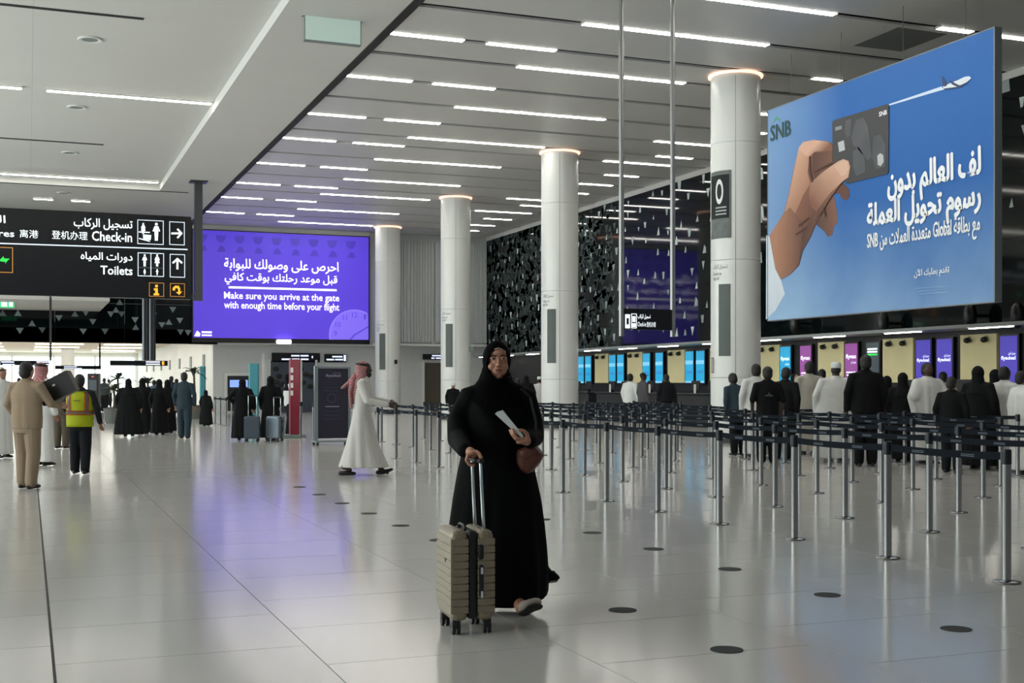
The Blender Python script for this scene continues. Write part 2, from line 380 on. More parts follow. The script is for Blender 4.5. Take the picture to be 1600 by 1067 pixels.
for y, z in spots:
    o = obj('triangle', tris[rnd.randrange(4)], None, wr, local=True); o.location = (WX - .008, y, z)
    s = rnd.uniform(.3, .62); o.scale = (1, s * rnd.uniform(.55, .9), s)
for x, y in bigs:
    p = atx(x, y, WX); o = obj('triangle', tris[2], None, wr, local=True); o.location = (WX - .008, p.y, p.z); o.scale = (1, .9, .9)
bm = bmn()
for k in range(1500):
    y = 44.5 + 15 * rnd.random() ** .8; z = rnd.uniform(2.95, 8.7); a, b = rnd.uniform(.12, .3), rnd.uniform(.1, .22); s = rnd.choice((-1, 1))
    vs = [bm.verts.new((WX - .004, y + da, z + db)) for da, db in ((-a, -b * s), (a, -b * s), (a * rnd.uniform(-.6, .6), b * s))]
    bm.faces.new(vs if s > 0 else vs[::-1])
tag(obj('dim_triangles', bm, M_frit2, wr), kind='stuff')
# bulkhead edge with light strip above the counters
bh = bmn(); bx(bh, 21.2, 22.4, 12, 59.5, 2.78, 2.86); obj('bulkhead', bh, mat('bulkhead_grey', '#8d9391', .5), wr)
for k in range(15):
    y0 = 13.6 + k * 3.17
    t = thing('bulkhead_light', 'slim white light under the edge of the black glass wall', 'strip light', (21.23, y0, 2.77), 0, 'lights along the bulkhead edge')
    obj('housing', box(-.05, .05, -.75, .75, -.012, .01), M_white, t, local=True)
    obj('diffuser', box(-.035, .035, -.7, .7, -.03, -.012), M_strip, t, local=True)
# wall behind the counters
struct('wall_counter', box(22.45, 22.8, 12, 61, 0, 2.9), M_char, 'dark wall behind the check-in desks')
# ---- far wall
YB = 59.5
M_wallp = mat('wall_paint_grey', '#b2b7b6', .6, var=.02)
wb = sempty('wall_back', 'pale far wall of the hall')
obj('upper_wall', box(15.72, 22.3, YB, YB + .3, 3.35, 9.6), M_wallp, wb)
obj('wall_over_screen', box(7.17, 15.72, YB, YB + .3, 8.62, 9.6), M_white, wb)
obj('soffit', box(7.17, 22.5, YB, 61.2, 3.3, 3.36), M_white, wb)
obj('recess_wall', box(8.35, 22.5, 61.0, 61.3, 0, 3.3), mat('recess_paint', '#c9ccca', .6), wb)
obj('base_band', box(15.9, 21.9, YB - .06, YB, 3.33, 3.42), M_white, wb)
for a, b in ((17.15, 19.0), (19.12, 20.0), (20.08, 21.85)):
    obj('fluted_panel', box(a, b, YB - .1, YB, 3.5, 8.55), M_wallp, wb)
bm = bmn(); x = 17.2
while x < 21.8:
    w = rnd.choice((.05, .07, .1))
    if not (18.95 < x < 19.15 or 19.95 < x < 20.1): bx(bm, x, x + w, YB - .15, YB - .1, 3.5, 8.55)
    x += w + rnd.choice((.05, .06, .09))
tag(obj('ribs', bm, M_wallp, wb), kind='stuff')
# dark triangle cladding on the far wall, beside the screen
wl = sempty('wall_back_cladding', 'black far wall with pale triangles under the ceiling')
for a in range(7):
    x0 = -14 + a * 3.0243
    for z0, z1 in ((3.3, 5.1), (5.1, 7.0), (7.0, 8.9)): obj('cladding_panel', box(x0 + .005, x0 + 3.019, YB, YB + .12, z0 + .005, z1 - .005), M_glass, wl)
ycl = yplane(YB)
for (x, y, up) in ((4,489,1),(28,489,1),(92,497,0),(117,490,1),(134,489,0),(31,517,0),(66,516,0),(130,518,0),(164,518,0),(181,484,1),(173,491,0),(190,491,0),(211,500,0),(212,511,1),(253,508,0),(264,503,1),(281,501,0),(282,519,0),(294,520,0),(187,472,1),(145,503,0),(50,505,1),(240,486,1),(270,484,0)):
    p = ycl.px(x, y); k = 1 if up else -1
    me = mesh_of(prism(bmn(), [Vector((-.16, 0, -.13 * k)), Vector((.16, 0, -.13 * k)), Vector((0, 0, .14 * k))], Vector((0, .012, 0)))); me.materials.append(M_frit3)
    o = obj('triangle', me, None, wl, local=True); o.location = (p.x, YB - .006, p.z)
struct('ceiling_soffit_low', box(-14, 3.05, 52, YB - .01, 4.72, 5.0), M_gyp)
# ---- concourse beyond (seen below the cladding)
struct('ceiling_far', box(-14, 8.35, YB + .12, 106, 3.9, 4.2), mat('far_ceiling', '#d6cdbd', .7))
obj('lintel', box(-14, 8.35, YB, YB + .12, 3.28, 3.95), M_black, wl)
struct('wall_far_end', box(-14.2, 8.5, 105, 105.4, 0, 4.2), mat('far_white', '#e6e8e4', .6))
wn = sempty('added_window_1', 'bright glowing panes added at the end of the concourse')  # emissive end panes, added to brighten the far concourse
for k in range(7):
    obj('pane', box(-13.5 + k * 3.1, -10.55 + k * 3.1, 104.9, 104.98, .3, 3.5), emis('added_glow_pane', '#eaf6f2', 2.4), wn); obj('mullion', box(-13.55 + k * 3.1 - .08, -13.55 + k * 3.1, 104.86, 105, 0, 3.7), M_white, wn)
area('concourse_fill', (-3, 84, 3.8), (0, 0, 0), 18, 38, 1500, (1.0, .97, .9))  # fill lamp added under the low ceiling to lift the far concourse
struct('wall_far_side', box(8.35, 8.6, 61.3, 106, 0, 4.2), M_white)
for k in range(7):
    obj('wall_niche', box(8.3, 8.36, 64 + k * 5.4, 64.7 + k * 5.4, 2.3, 2.9), M_grey, bpy.data.objects['wall_far_side'])
for y in (62.5, 66, 70, 75, 81, 88, 96):
    for x0, x1 in ((-4.5, -1.5), (.4, 3.2), (4.4, 7.4)):
        linear_light(x0, x1, y, 3.9, 'linear light in the low ceiling of the concourse beyond', 'strips of the low far ceiling', .09)
for i, (x, y) in enumerate(((-9.0, 72), (-2.6, 78), (2.6, 92), (-6.5, 94))):
    t = thing('far_column', ['round white column just inside the low concourse', 'round white column midway along the low concourse', 'round white column near the glowing end panes', 'slim white column before the glowing end panes'][i], 'column', (x, y, 0))
    obj('shaft', cyl(bmn(), (0, 0), .45 if i < 3 else .3, 0, 3.9, 28), M_white, t, local=True); obj('collar', cyl(bmn(), (0, 0), .5 if i < 3 else .35, 0, .12, 28), M_grey, t, local=True)
# ---- left and rear enclosure (daylight facade: mullions and a spandrel)
wf = sempty('wall_left', 'glazed facade with white mullions')
bm = box(-14, -13.8, -6, 61, 0, 1.9); bx(bm, -14, -13.8, -6, 61, 8.6, 9.6); obj('spandrel', bm, M_white, wf)
for k in range(23):
    obj('mullion', box(-13.5, -13.35, -6 + k * 3.0, -5.85 + k * 3.0, 1.9, 8.6), M_white, wf)
for z in (4.1, 6.3): obj('transom', box(-13.5, -13.35, -6, 61, z, z + .12), M_white, wf)
# ================================================================== COLUMNS
M_colm = mat('column_enamel', '#d3d6d2', .28, spec=.5, var=.02, rnd=.02)
M_warm = emis('warm_cove', '#ffcdb4', 1.3)
CY = [25.96, 36.62, 47.05, 57.1]
clab = ['thick white round column beside the blue billboard, with framed poster', 'white round column right behind the walking traveller', 'white round column before the fluted wall with a dark doorway beside it', 'white round column at the edge of the purple screen']
M_seam = mat('column_seam', '#6c706e', .6)
for i, y in enumerate(CY):
    t = thing('column', clab[i], 'column', (16, y, 0))
    zs = [0, 1.56, 4.38, 7.2, 8.82]
    for a, b in zip(zs, zs[1:]):
        obj('shaft_segment', lathe(bmn(), [(.585, a), (.6, a + .006), (.6, a + .02), (.6, b - .02), (.6, b - .008), (.585, b)], n=64), M_colm, t, local=True, smooth=True)
    obj('core', cyl(bmn(), (0, 0), .586, .01, 8.86, 40), M_seam, t, local=True)
    obj('light_cove', lathe(bmn(), [(.6, 8.83), (.64, 8.835), (.66, 8.85), (.66, 8.885), (.6, 8.885)], n=48), M_warm, t, local=True)
    obj('base_ring', lathe(bmn(), [(.6, 0), (.615, 0), (.615, .1), (.6, .11)], n=48), M_black, t, local=True)
    a0 = math.atan2(-y, -16)            # toward the camera
    def curved(name, ang, half, z0, z1, m, r=.604):
        bm = bmn(); n = 8
        va = [bm.verts.new((r * math.cos(a0 + ang + half * (2*k/n - 1)), r * math.sin(a0 + ang + half * (2*k/n - 1)), z0)) for k in range(n + 1)]
        vb = [bm.verts.new((r * math.cos(a0 + ang + half * (2*k/n - 1)), r * math.sin(a0 + ang + half * (2*k/n - 1)), z1)) for k in range(n + 1)]
        for k in range(n): bm.faces.new((va[k], va[k+1], vb[k+1], vb[k]))
        bmesh.ops.solidify(bm, geom=bm.faces[:], thickness=.012)
        return obj(name, bm, m, t, local=True)
    curved('seam', .0, .008, .1, 8.78, M_seam, .602)
    curved('display_panel', -.46, .26, 2.08, 3.8, M_grey, .608)
    if i == 0:
        fr = curved('poster_frame', -.72, .56, 4.9, 6.52, mat('frame_grey', '#8b918e', .5), .607)
        pz = curved('poster', -.75, .5, 5.38, 6.42, mat('poster_dark', '#1c2a2a', .5), .612)
        curved('poster_photo', -.75, .5, 4.97, 5.34, mat('poster_grey', '#8f9896', .5, var=.5, scale=5), .612)
        r = .618
        bm = bmn(); n = 26            # ring shaped emblem
        ring = []
        for k in range(n):
            th = 2 * math.pi * k / n
            ring.append([bm.verts.new((r * math.cos(a0 - .68 + s * .19 * math.cos(th)), r * math.sin(a0 - .68 + s * .19 * math.cos(th)), 6.02 + s * .3 * math.sin(th))) for s in (1, .62)])
        for k in range(n): bm.faces.new((ring[k][0], ring[(k+1) % n][0], ring[(k+1) % n][1], ring[k][1]))
        obj('emblem', bm, mat('print_white', '#d9dedb', .5), t, local=True)
        for zq in (5.62, 5.54, 5.46): curved('caption', -.62, .26, zq, zq + .035, mat('print_white', '#d9dedb', .5), .618)
        curved('notice_frame', -1.16, .13, 1.68, 2.05, mat('red_frame', '#a04a48', .5), .606)
        curved('notice', -1.16, .115, 1.7, 2.03, M_white, .611)
        pl = Pl((16, y, 0), (math.sin(-a0 + .5) * -1, 0, 0), (0, 0, 1))
    # lettering wrapped as a flat applied strip facing the concourse
    ang = a0 - .62; nrm = Vector((math.cos(ang), math.sin(ang), 0)); pl = Pl(Vector((16, y, 0)) + nrm * .612, Vector((-nrm.y, nrm.x, 0)), (0, 0, 1))
    D = 16 * math.sin(YAW) + y * math.cos(YAW)
    M_txt = mat('column_print', '#5c6361', .6)
    def lt(s, a, b, z0, z1):
        me = text_verts(s, .0); n = len(me.vertices); co = np.empty(n * 3, dtype=np.float32); me.vertices.foreach_get('co', co); co = co.reshape(-1, 3); lo, hi = co.min(0), co.max(0)
        A_ = a + (co[:, 0] - lo[0]) / (hi[0] - lo[0]) * (b - a); Z_ = z0 + (co[:, 1] - lo[1]) / (hi[1] - lo[1]) * (z1 - z0)
        w = np.empty_like(co); th = ang + A_ / .606; w[:, 0] = .606 * np.cos(th); w[:, 1] = .606 * np.sin(th); w[:, 2] = Z_
        me.vertices.foreach_set('co', w.ravel()); me.update(); obj('lettering', me, M_txt, t, local=True)
    lt(arabic('تسجيل الركاب'), -.28, .18, 4.15, 4.28); lt('Check-in', -.28, .02, 4.02, 4.1); lt('登机办理', -.28, -.05, 3.9, 3.98)
    if i == 3:
        c1 = obj('camera_bracket', rbox(-.06, .06, -.12, .02, 0, .2, .01), M_black, t, local=True); c1.location = (.2, -.62, 2.35)
    if i == 2:
        c1 = obj('camera_bracket', rbox(-.08, .08, -.1, .02, 0, .2, .02), M_grey, t, local=True); c1.location = (.52, -.4, 2.7)
# ================================================================== BILLBOARD
BX = 16.05
pb_ = xplane(BX)
t = thing('hanging_billboard', 'huge blue bank billboard with a hand holding a black card', 'billboard', (BX, 21, 2.89))
y0, y1, z0, z1 = 17.4, 24.62, 2.89, 7.77
def blue_mat():
    m = mat('billboard_print', '#2f73b4', .5, spec=.3, var=.03, scale=.3); nt = m.node_tree; b = nt.nodes['Principled BSDF']
    geo = nt.nodes.new('ShaderNodeNewGeometry'); sp = nt.nodes.new('ShaderNodeSeparateXYZ'); nt.links.new(geo.outputs['Position'], sp.inputs[0])
    r1 = nt.nodes.new('ShaderNodeMapRange'); r1.inputs[1].default_value = 21.8; r1.inputs[2].default_value = 25.2; nt.links.new(sp.outputs['Y'], r1.inputs[0])
    r2 = nt.nodes.new('ShaderNodeMapRange'); r2.inputs[1].default_value = 5.2; r2.inputs[2].default_value = 2.6; nt.links.new(sp.outputs['Z'], r2.inputs[0])
    nz = nt.nodes.new('ShaderNodeTexNoise'); nz.inputs['Scale'].default_value = .55; nz.inputs['Detail'].default_value = 5; nt.links.new(geo.outputs['Position'], nz.inputs['Vector'])
    ml = nt.nodes.new('ShaderNodeMath'); ml.operation = 'MULTIPLY'; nt.links.new(r2.outputs[0], ml.inputs[0]); nt.links.new(nz.outputs['Fac'], ml.inputs[1])
    a1 = nt.nodes.new('ShaderNodeMath'); a1.operation = 'MULTIPLY_ADD'; a1.inputs[1].default_value = .62; nt.links.new(r1.outputs[0], a1.inputs[0]); nt.links.new(ml.outputs[0], a1.inputs[2]); a1.use_clamp = True
    cr = nt.nodes.new('ShaderNodeMix'); cr.data_type = 'RGBA'; cr.inputs[6].default_value = lin('#1a5ea6'); cr.inputs[7].default_value = lin('#9dbfdc')
    nt.links.new(a1.outputs[0], cr.inputs[0]); nt.links.new(cr.outputs[2], b.inputs['Base Color']); return m
pan = obj('print_panel', box(BX, BX + .05, y0, y1, z0, z1), blue_mat(), t)
fr = bmn(); bx(fr, BX - .005, BX + .16, y0 - .03, y0, z0 - .02, z1 + .02); bx(fr, BX - .005, BX + .16, y1, y1 + .03, z0 - .02, z1 + .02); bx(fr, BX - .005, BX + .16, y0, y1, z1, z1 + .02); bx(fr, BX - .005, BX + .16, y0, y1, z0 - .02, z0)
obj('light_frame', fr, mat('frame_alu', '#6f7478', .4, metal=.7), t)
obj('back_panel', box(BX + .14, BX + .155, y0, y1, z0, z1), M_char, t)
for yy_ in (19.95, 21.95, 23.8, 18.2): obj('suspension_wire', rod(bmn(), (BX + .08, yy_, z1 + .02), (BX + .08, yy_, H), .007, 6), M_pole, t)
Wt = mat('print_letter_white', '#e9eef2', .5)
def cp(l): return [(1180 + a / 2.178, 30 + b / 2.178) for a, b in l]
def c1(a, b): return (1180 + a / 2.178, 30 + b / 2.178)
M_sk = gradmat('print_skin', pb_, '#8a5c45', '#5a3628', c1(120, 600), c1(215, 660)); M_skl = gradmat('print_skin_light', pb_, '#c49a80', '#8a5c46', c1(120, 520), c1(190, 600)); M_skd = gradmat('print_skin_dark', pb_, '#4a2c20', '#6e4737', c1(200, 470), c1(262, 480)); M_skf = gradmat('print_skin_back', pb_, '#3d251b', '#7a513f', c1(200, 680), c1(275, 650)); M_skt = gradmat('print_thumb', pb_, '#7b4f3c', '#c39b83', c1(215, 640), c1(270, 500)); M_skw = gradmat('print_wrist', pb_, '#a5765d', '#5c392b', c1(70, 800), c1(165, 790)); M_ski = gradmat('print_index', pb_, '#c79f88', '#7a4e3b', c1(220, 412), c1(232, 452))
poly(pb_, cp([(38,735),(50,740),(72,850),(88,885),(101,935),(70,990),(37,1022)]), mat('print_cuff', '#c9d4de', .6), pan, .004)
poly(pb_, cp([(200,640),(240,600),(268,600),(278,650),(281,690),(268,706),(262,735),(248,741),(236,722),(210,700),(196,700)]), M_skf, pan, .004)
poly(pb_, cp([(266,560),(296,555),(318,576),(322,600),(314,616),(300,614),(286,592),(270,596)]), M_sk, pan, .006)
poly(pb_, cp([(150,437),(165,418),(200,411),(250,416),(266,428),(268,540),(240,600),(215,680),(190,740),(162,790),(150,838),(120,868),(88,885),(70,850),(50,738),(98,660),(114,600),(130,520)]), M_sk, pan, .008)
poly(pb_, cp([(150,437),(165,418),(200,411),(250,416),(263,428),(262,445),(205,448),(185,470),(180,520),(190,560),(165,600),(130,680),(90,760),(75,800),(55,742),(100,660),(116,600),(132,520)]), M_skl, pan, .011)
poly(pb_, cp([(196,455),(262,448),(264,490),(230,505),(205,545),(196,520)]), M_skd, pan, .012)
poly(pb_, cp([(150,437),(165,418),(200,411),(250,416),(265,430),(264,448),(205,450),(186,470),(170,462)]), M_ski, pan, .014); poly(pb_, cp([(50,738),(98,660),(120,640),(165,700),(150,836),(120,868),(88,885),(70,850)]), M_skw, pan, .013)
for l in ([(186,468),(190,466),(192,520),(200,552),(195,556),(184,520)], [(232,640),(236,636),(244,668),(240,676)], [(206,520),(212,512),(262,486),(262,492)], [(150,700),(186,672),(187,677),(152,706)], [(140,730),(176,706),(177,710),(142,735)]): poly(pb_, cp(l), mat('print_crease', '#4b2d21', .6), pan, .0275)
poly(pb_, cp([(130,760),(185,690),(205,640),(215,660),(190,738),(162,790),(150,836),(120,866),(100,872)]), M_skd, pan, .012)
poly(pb_, cp([(264,350),(270,344),(450,289),(457,294),(455,520),(450,527),(315,560),(290,540),(266,480)]), mat('print_card', '#23262b', .4, var=.3, scale=.7), pan, .016)
for l in ([(310,345),(330,338),(328,395),(316,405),(306,385)], [(345,345),(370,334),(385,360),(395,420),(400,470),(385,480),(350,440),(335,430),(330,400)], [(405,400),(430,392),(447,430),(445,500),(415,510),(400,470)], [(335,450),(355,435),(375,470),(378,520),(345,535),(335,500)]):
    poly(pb_, cp(l), mat('print_card_relief', '#3d4148', .4, var=.5, scale=2), pan, .019)
poly(pb_, cp([(284,420),(304,412),(308,445),(288,452)]), mat('print_chip', '#aeb2b5', .4), pan, .02, name='card_chip')
poly(pb_, cp([(418,465),(428,456),(438,462),(440,485),(430,500),(420,496)]), mat('print_chip', '#aeb2b5', .4), pan, .02, name='card_mark')
put(pb_, 'SNB', *sum(([a, b] for a, b in cp([(424,312),(451,328)])), []), Wt, pan, .02, .02)
poly(pb_, cp([(275,368),(297,362),(297,374),(275,380)]), mat('print_grey', '#7d8288', .5), pan, .02)
poly(pb_, cp([(190,560),(205,545),(240,515),(285,484),(302,476),(320,482),(326,502),(320,538),(300,553),(262,588),(235,622),(212,655),(195,640),(185,600)]), M_skt, pan, .023)
poly(pb_, cp([(274,500),(288,488),(306,480),(319,487),(322,508),(312,528),(296,534)]), mat('print_nail', '#c9a58f', .4), pan, .026)
poly(pb_, cp([(212,655),(235,622),(262,588),(300,553),(262,604),(240,640),(222,668)]), M_skf, pan, .025)
poly(pb_, cp([(457,289),(635,229),(644,239),(457,294)]), mat('print_trail', '#c3d6e6', .6), pan, .008)
M_nav = mat('print_navy', '#1d2a52', .5)
poly(pb_, cp([(641,228),(690,208),(715,196),(730,194),(736,201),(722,214),(690,230),(655,238),(643,236)]), mat('print_fuselage', '#cdd7e0', .5), pan, .012)
poly(pb_, cp([(643,236),(690,230),(722,214),(732,207),(722,219),(692,234),(655,240)]), M_nav, pan, .013)
poly(pb_, cp([(637,193),(643,200),(655,224),(648,230),(640,226)]), M_nav, pan, .014); poly(pb_, cp([(660,206),(668,210),(690,222),(705,228),(690,231),(672,222)]), M_nav, pan, .015); poly(pb_, cp([(698,224),(706,224),(704,233),(698,233)]), M_nav, pan, .016)
put(pb_, 'SNB', 1204.5, 192, 1236, 216, mat('snb_green', '#0a3f3b', .5), pan, .012, .004, thick=.008)
poly(pb_, [(1209,191.5),(1214,182.5),(1219.5,188.5),(1216,188),(1213.5,186)], mat('snb_leaf', '#3fa34a', .5), pan, .012, name='logo_mark')
put(pb_, arabic('لف العالم بدون'), 1388, 246, 1533, 308, Wt, pan, .012, .01, thick=.016)
put(pb_, arabic('رسوم تحويل العملة'), 1356, 300, 1533, 356, Wt, pan, .012, .01, thick=.016)
put(pb_, arabic('مع بطاقة Global متعددة العملات من SNB'), 1356, 349, 1532, 386, Wt, pan, .012, .004, thick=.006)
put(pb_, arabic('تقدم بطلبك الآن'), 1429, 418, 1484, 434, Wt, pan, .012, .02)
for k in range(3): poly(pb_, [(1430 + k * 4, 450.5 + k * 4.5), (1482, 447 + k * 4.5), (1482, 447.5 + k * 4.5), (1430 + k * 4, 451 + k * 4.5)], mat('print_fine', '#9fc0de', .5), pan, .01, name='fine_print')
# lettering along the billboard follows its slant because it lies on that plane
# ================================================================== PURPLE SCREEN
ps = yplane(59.2)
t = thing('led_screen', 'large glowing purple video screen with white passenger notice', 'screen', (11.4, 59.4, 3.4))
a0, b1 = ps.ab(302, 361); a1, b0 = ps.ab(576, 531)
b1 = 8.62
obj('casing', box(a0 - .06, a1 + .06, 59.22, 59.5, 3.36, b1 + .05), M_black, t)
pur = mat('screen_purple', '#5a42d8', .4, emit=.44, var=.06, scale=.5)
scr = obj('display', box(a0, a1, 59.2, 59.23, b0, b1), pur, t)
Ws = emis('screen_white', '#f4f0ff', 1.0)
put(ps, arabic('احرص على وصولك للبوابة'), 350, 406, 529, 426, Ws, scr, .012, .015)
put(ps, arabic('قبل موعد رحلتك بوقت كافي'), 351, 428, 527, 447, Ws, scr, .012, .015)
rectp(ps, 357, 450.3, 526, 452, Ws, scr, name='divider')
put(ps, 'Make sure you arrive at the gate', 350, 458, 530, 472, Ws, scr, .012, .012)
put(ps, 'with enough time before your flight', 350, 472.5, 530, 487, Ws, scr, .012, .012)
M_pd = mat('screen_pattern', '#4a37c0', .4, emit=.37, var=.1); rr = random.Random(3)
for k in range(9):
    x = 316 + k * 29; y = 366 + k * 1.4
    poly(ps, [(x - 8, y), (x + 8, y), (x + 7, y + 6), (x + 3, y + 12), (x - 4, y + 11), (x - 7, y + 6)], M_pd, scr, .006, name='motif'); poly(ps, [(x - 9 + 8, y + 16), (x + 5, y + 18), (x + 8, y + 26), (x - 6, y + 26)], M_pd, scr, .006, name='motif')
ck = [ps.ab(552, 522)]
def arc(cx, cy, r, t0, t1, n): return [(cx + r * math.cos(t0 + (t1 - t0) * k / n), cy - r * math.sin(t0 + (t1 - t0) * k / n)) for k in range(n + 1)]
cx, cy, r = 553.5, 523, 39.5
def clockpoly(r): 
    pts = [p for p in arc(cx, cy, r, math.radians(192), math.radians(40), 40) if p[0] < 575.5 and p[1] < 530.5]
    return pts + [(575.5, 530.5), (pts[0][0], 530.5)]
poly(ps, clockpoly(39.5), emis('clock_rim', '#8b78ea', .58), scr, .008, name='clock_face'); poly(ps, clockpoly(37.5), emis('clock_fill', '#7a66e6', .58), scr, .010, name='clock_face')
Mc = emis('clock_ink', '#4a3bb8', .7)
for s, x, y, w in (('12', 554, 492, 8), ('11', 539, 496, 6), ('10', 528, 507, 8), ('9', 524, 521, 5), ('1', 570, 495, 3)): put(ps, s, x - w / 2, y - 4, x + w / 2, y + 4, Mc, scr, .014, 0)
poly(ps, [(554, 522), (575.5, 509), (575.5, 511.5), (555, 524)], Mc, scr, .016, name='clock_hand'); poly(ps, [(553, 522), (546, 530.5), (548.5, 530.5), (555, 524)], Mc, scr, .016, name='clock_hand')
poly(ps, [(303.5, 525), (308, 516.5), (313, 521), (312, 525.5)], Ws, scr, name='logo_mark'); rectp(ps, 315, 517.5, 331, 520.5, Ws, scr, name='logo_text'); rectp(ps, 315, 522.5, 331, 525, Ws, scr, name='logo_text')
lamp = ps.px(443, 534); obj('spot_lamp', rbox(lamp.x - .35, lamp.x + .35, 59.0, 59.2, lamp.z - .1, lamp.z + .1, .05), emis('lamp_white', '#ffffff', 3), t)
# ================================================================== LEFT WAYFINDING SIGN
YS = 46.76
pw = yplane(YS - .12)
t = thing('hanging_sign', 'large black overhead wayfinding sign for check-in and toilets on a grey pole', 'sign', (2, YS, 4.5))
zt, zb = 7.56, 4.52
a1 = aty(298, 400, YS).x
board = obj('board', box(-6.5, a1, YS - .12, YS + .12, zb, zt), mat('sign_black', '#0b0e14', .25, spec=.4), t)
obj('pole', box(5.72, 6.0, YS - .13, YS + .13, 4.48, H), M_pole, t); obj('ceiling_plate', box(5.55, 6.17, YS - .3, YS + .3, H - .05, H), M_pole, t)
bm = bmn()
for z in (7.4, 4.65): bx(bm, a1, 5.72, YS - .05, YS + .05, z - .06, z + .06)
obj('bracket', bm, M_pole, t)
obj('pole', box(-6.4, -6.1, YS - .13, YS + .13, 7.56, H), M_pole, t)
Wl = emis('sign_white', '#f2fbff', .85); Wo = emis('sign_amber', '#ffb02e', .7); Wg = emis('sign_green', '#2bd04e', .6); Wb = emis('sign_frame_blue', '#dfeefc', .6); Wob = emis('sign_amber_frame', '#c98a3a', .4)
def cs(a, b): return a / 3.951, 310 + b / 3.951
def csr(a, b, c, d): return (*cs(a, b), *cs(c, d))
put(pw, arabic('تسجيل الركاب'), *csr(455, 125, 818, 195), Wl, board); put(pw, 'Check-in', *csr(567, 206, 815, 266), Wl, board); put(pw, '登机办理', *csr(320, 202, 540, 254), Wl, board, bold=.0)
put(pw, 'Departures', *csr(-290, 190, 88, 244), Wl, board); put(pw, '离港', *csr(122, 194, 236, 244), Wl, board, bold=.0); put(pw, arabic('المغادرة'), *csr(-290, 98, 34, 160), Wl, board)
put(pw, arabic('دورات المياه'), *csr(498, 334, 818, 394), Wl, board); put(pw, 'Toilets', *csr(620, 418, 818, 472), Wl, board)
poly(pw, [cs(-600, 254), cs(1158, 312), cs(1158, 319), cs(-600, 261)], Wb, board, name='divider_line')
frame(pw, *csr(848, 134, 1010, 284), .025, Wb, board); frame(pw, *csr(1045, 144, 1140, 288), .025, Wb, board); frame(pw, *csr(850, 336, 1012, 482), .025, Wb, board); frame(pw, *csr(1048, 344, 1142, 488), .025, Wb, board)
frame(pw, *csr(920, 520, 1012, 606), .02, Wob, board); frame(pw, *csr(1050, 524, 1141, 607), .02, Wob, board); frame(pw, *csr(-60, 300, 80, 458), .025, Wob, board)
def arrow(cx, cy, s, ang, m):
    pts = [(-1, -.16), (.45, -.16), (-.05, -.72), (.2, -.9), (1, 0), (.2, .9), (-.05, .72), (.45, .16), (-1, .16)]
    c, n = math.cos(ang), math.sin(ang); poly(pw, [cs(cx + s * (a * c - b * n), cy + s * (a * n + b * c)) for a, b in pts], m, board, .012, name='arrow')
arrow(1092, 216, 35, 0, Wl); arrow(1095, 402, 36, -math.pi / 2, Wl)
poly(pw, [cs(*p) for p in ((1066,568),(1066,552),(1082,538),(1104,540),(1112,556),(1112,576),(1124,574),(1106,596),(1086,578),(1100,578),(1099,560),(1092,552),(1082,556),(1080,568))], Wo, board, .012, name='arrow')
poly(pw, [cs(*p) for p in ((958,533),(974,533),(974,549),(958,549))], Wo, board, .012, name='pictogram'); poly(pw, [cs(*p) for p in ((950,555),(974,555),(974,586),(982,586),(982,598),(948,598),(948,586),(958,586),(958,567),(950,567))], Wo, board, .012, name='pictogram')
poly(pw, [cs(*p) for p in ((0,378),(22,356),(24,370),(60,372),(40,392),(34,404),(32,392),(0,388))], Wg, board, .012, name='pictogram')
def dude(cx, cy, s, skirt=False, m=None):
    m = m or Wl
    poly(pw, [cs(cx + s * .16 * math.cos(k * .628), cy - s * .82 + s * .16 * math.sin(k * .628)) for k in range(10)], m, board, .012, name='pictogram')
    w = .42 if skirt else .2
    poly(pw, [cs(cx + s * a, cy + s * b) for a, b in ((-.2,-.6),(.2,-.6),(.42,-.05),(.3,0),(.2,-.2),(w,.45),(.18,.45),(.16,1),(.02,1),(0,.5),(-.02,1),(-.16,1),(-.18,.45),(-w,.45),(-.2,-.2),(-.3,0),(-.42,-.05))], m, board, .012, name='pictogram')
dude(893, 382, 38); dude(970, 382, 38, True); dude(970, 454, 20); dude(893, 452, 18, True)
bars = bmn()
for q in ((850,426,1012,431), (929,338,934,480)):
    a0_, b1_ = pw.ab(*cs(q[0], q[1])); a1_, b0_ = pw.ab(*cs(q[2], q[3])); prism(bars, [pw.pt(a, b, .012) for a, b in ((a0_,b0_),(a1_,b0_),(a1_,b1_),(a0_,b1_))], -pw.n * .004)
obj('pictogram_grid', bars, Wb, board)
dude(965, 205, 56); dude(884, 185, 34, True)
poly(pw, [cs(*p) for p in ((856,204),(925,207),(925,213),(856,210))], Wl, board, .013, name='pictogram'); poly(pw, [cs(*p) for p in ((882,222),(934,226),(930,258),(884,252))], Wb, board, .013, name='pictogram'); poly(pw, [cs(*p) for p in ((858,244),(925,262),(925,268),(858,250))], Wl, board, .013, name='pictogram')
# ================================================================== CHECK-IN SIGN ON TWO RODS
p0 = atz(967, 0, H); 
YR = 20.6
t = thing('hanging_sign', 'small black check-in sign held between two long steel rods', 'sign', aty(1010, 500, YR))
q0, q1 = aty(971, 520, YR), aty(1051, 520, YR)
for q in (q0, q1):
    bm = chain(bmn(), [(q.x, YR, aty(971, 525, YR).z), (q.x, YR, H)], [.048, .048], 14, flat=True); obj('rod', bm, mat('rod_grey', '#8f908e', .35, metal=.8), t, smooth=False)
pr = yplane(YR - .05)
a, b = pr.ab(976, 482); c, d = pr.ab(1050, 516)
sb = obj('board', box(q0.x + .05, q1.x - .05, YR - .05, YR + .05, d, b), mat('sign_black', '#0b0e14', .25), t)
rectp(pr, 976.5, 491, 984, 513, Wl, sb, name='pictogram'); rectp(pr, 978.5, 497, 982, 507, M_black, sb, .016, name='pictogram')
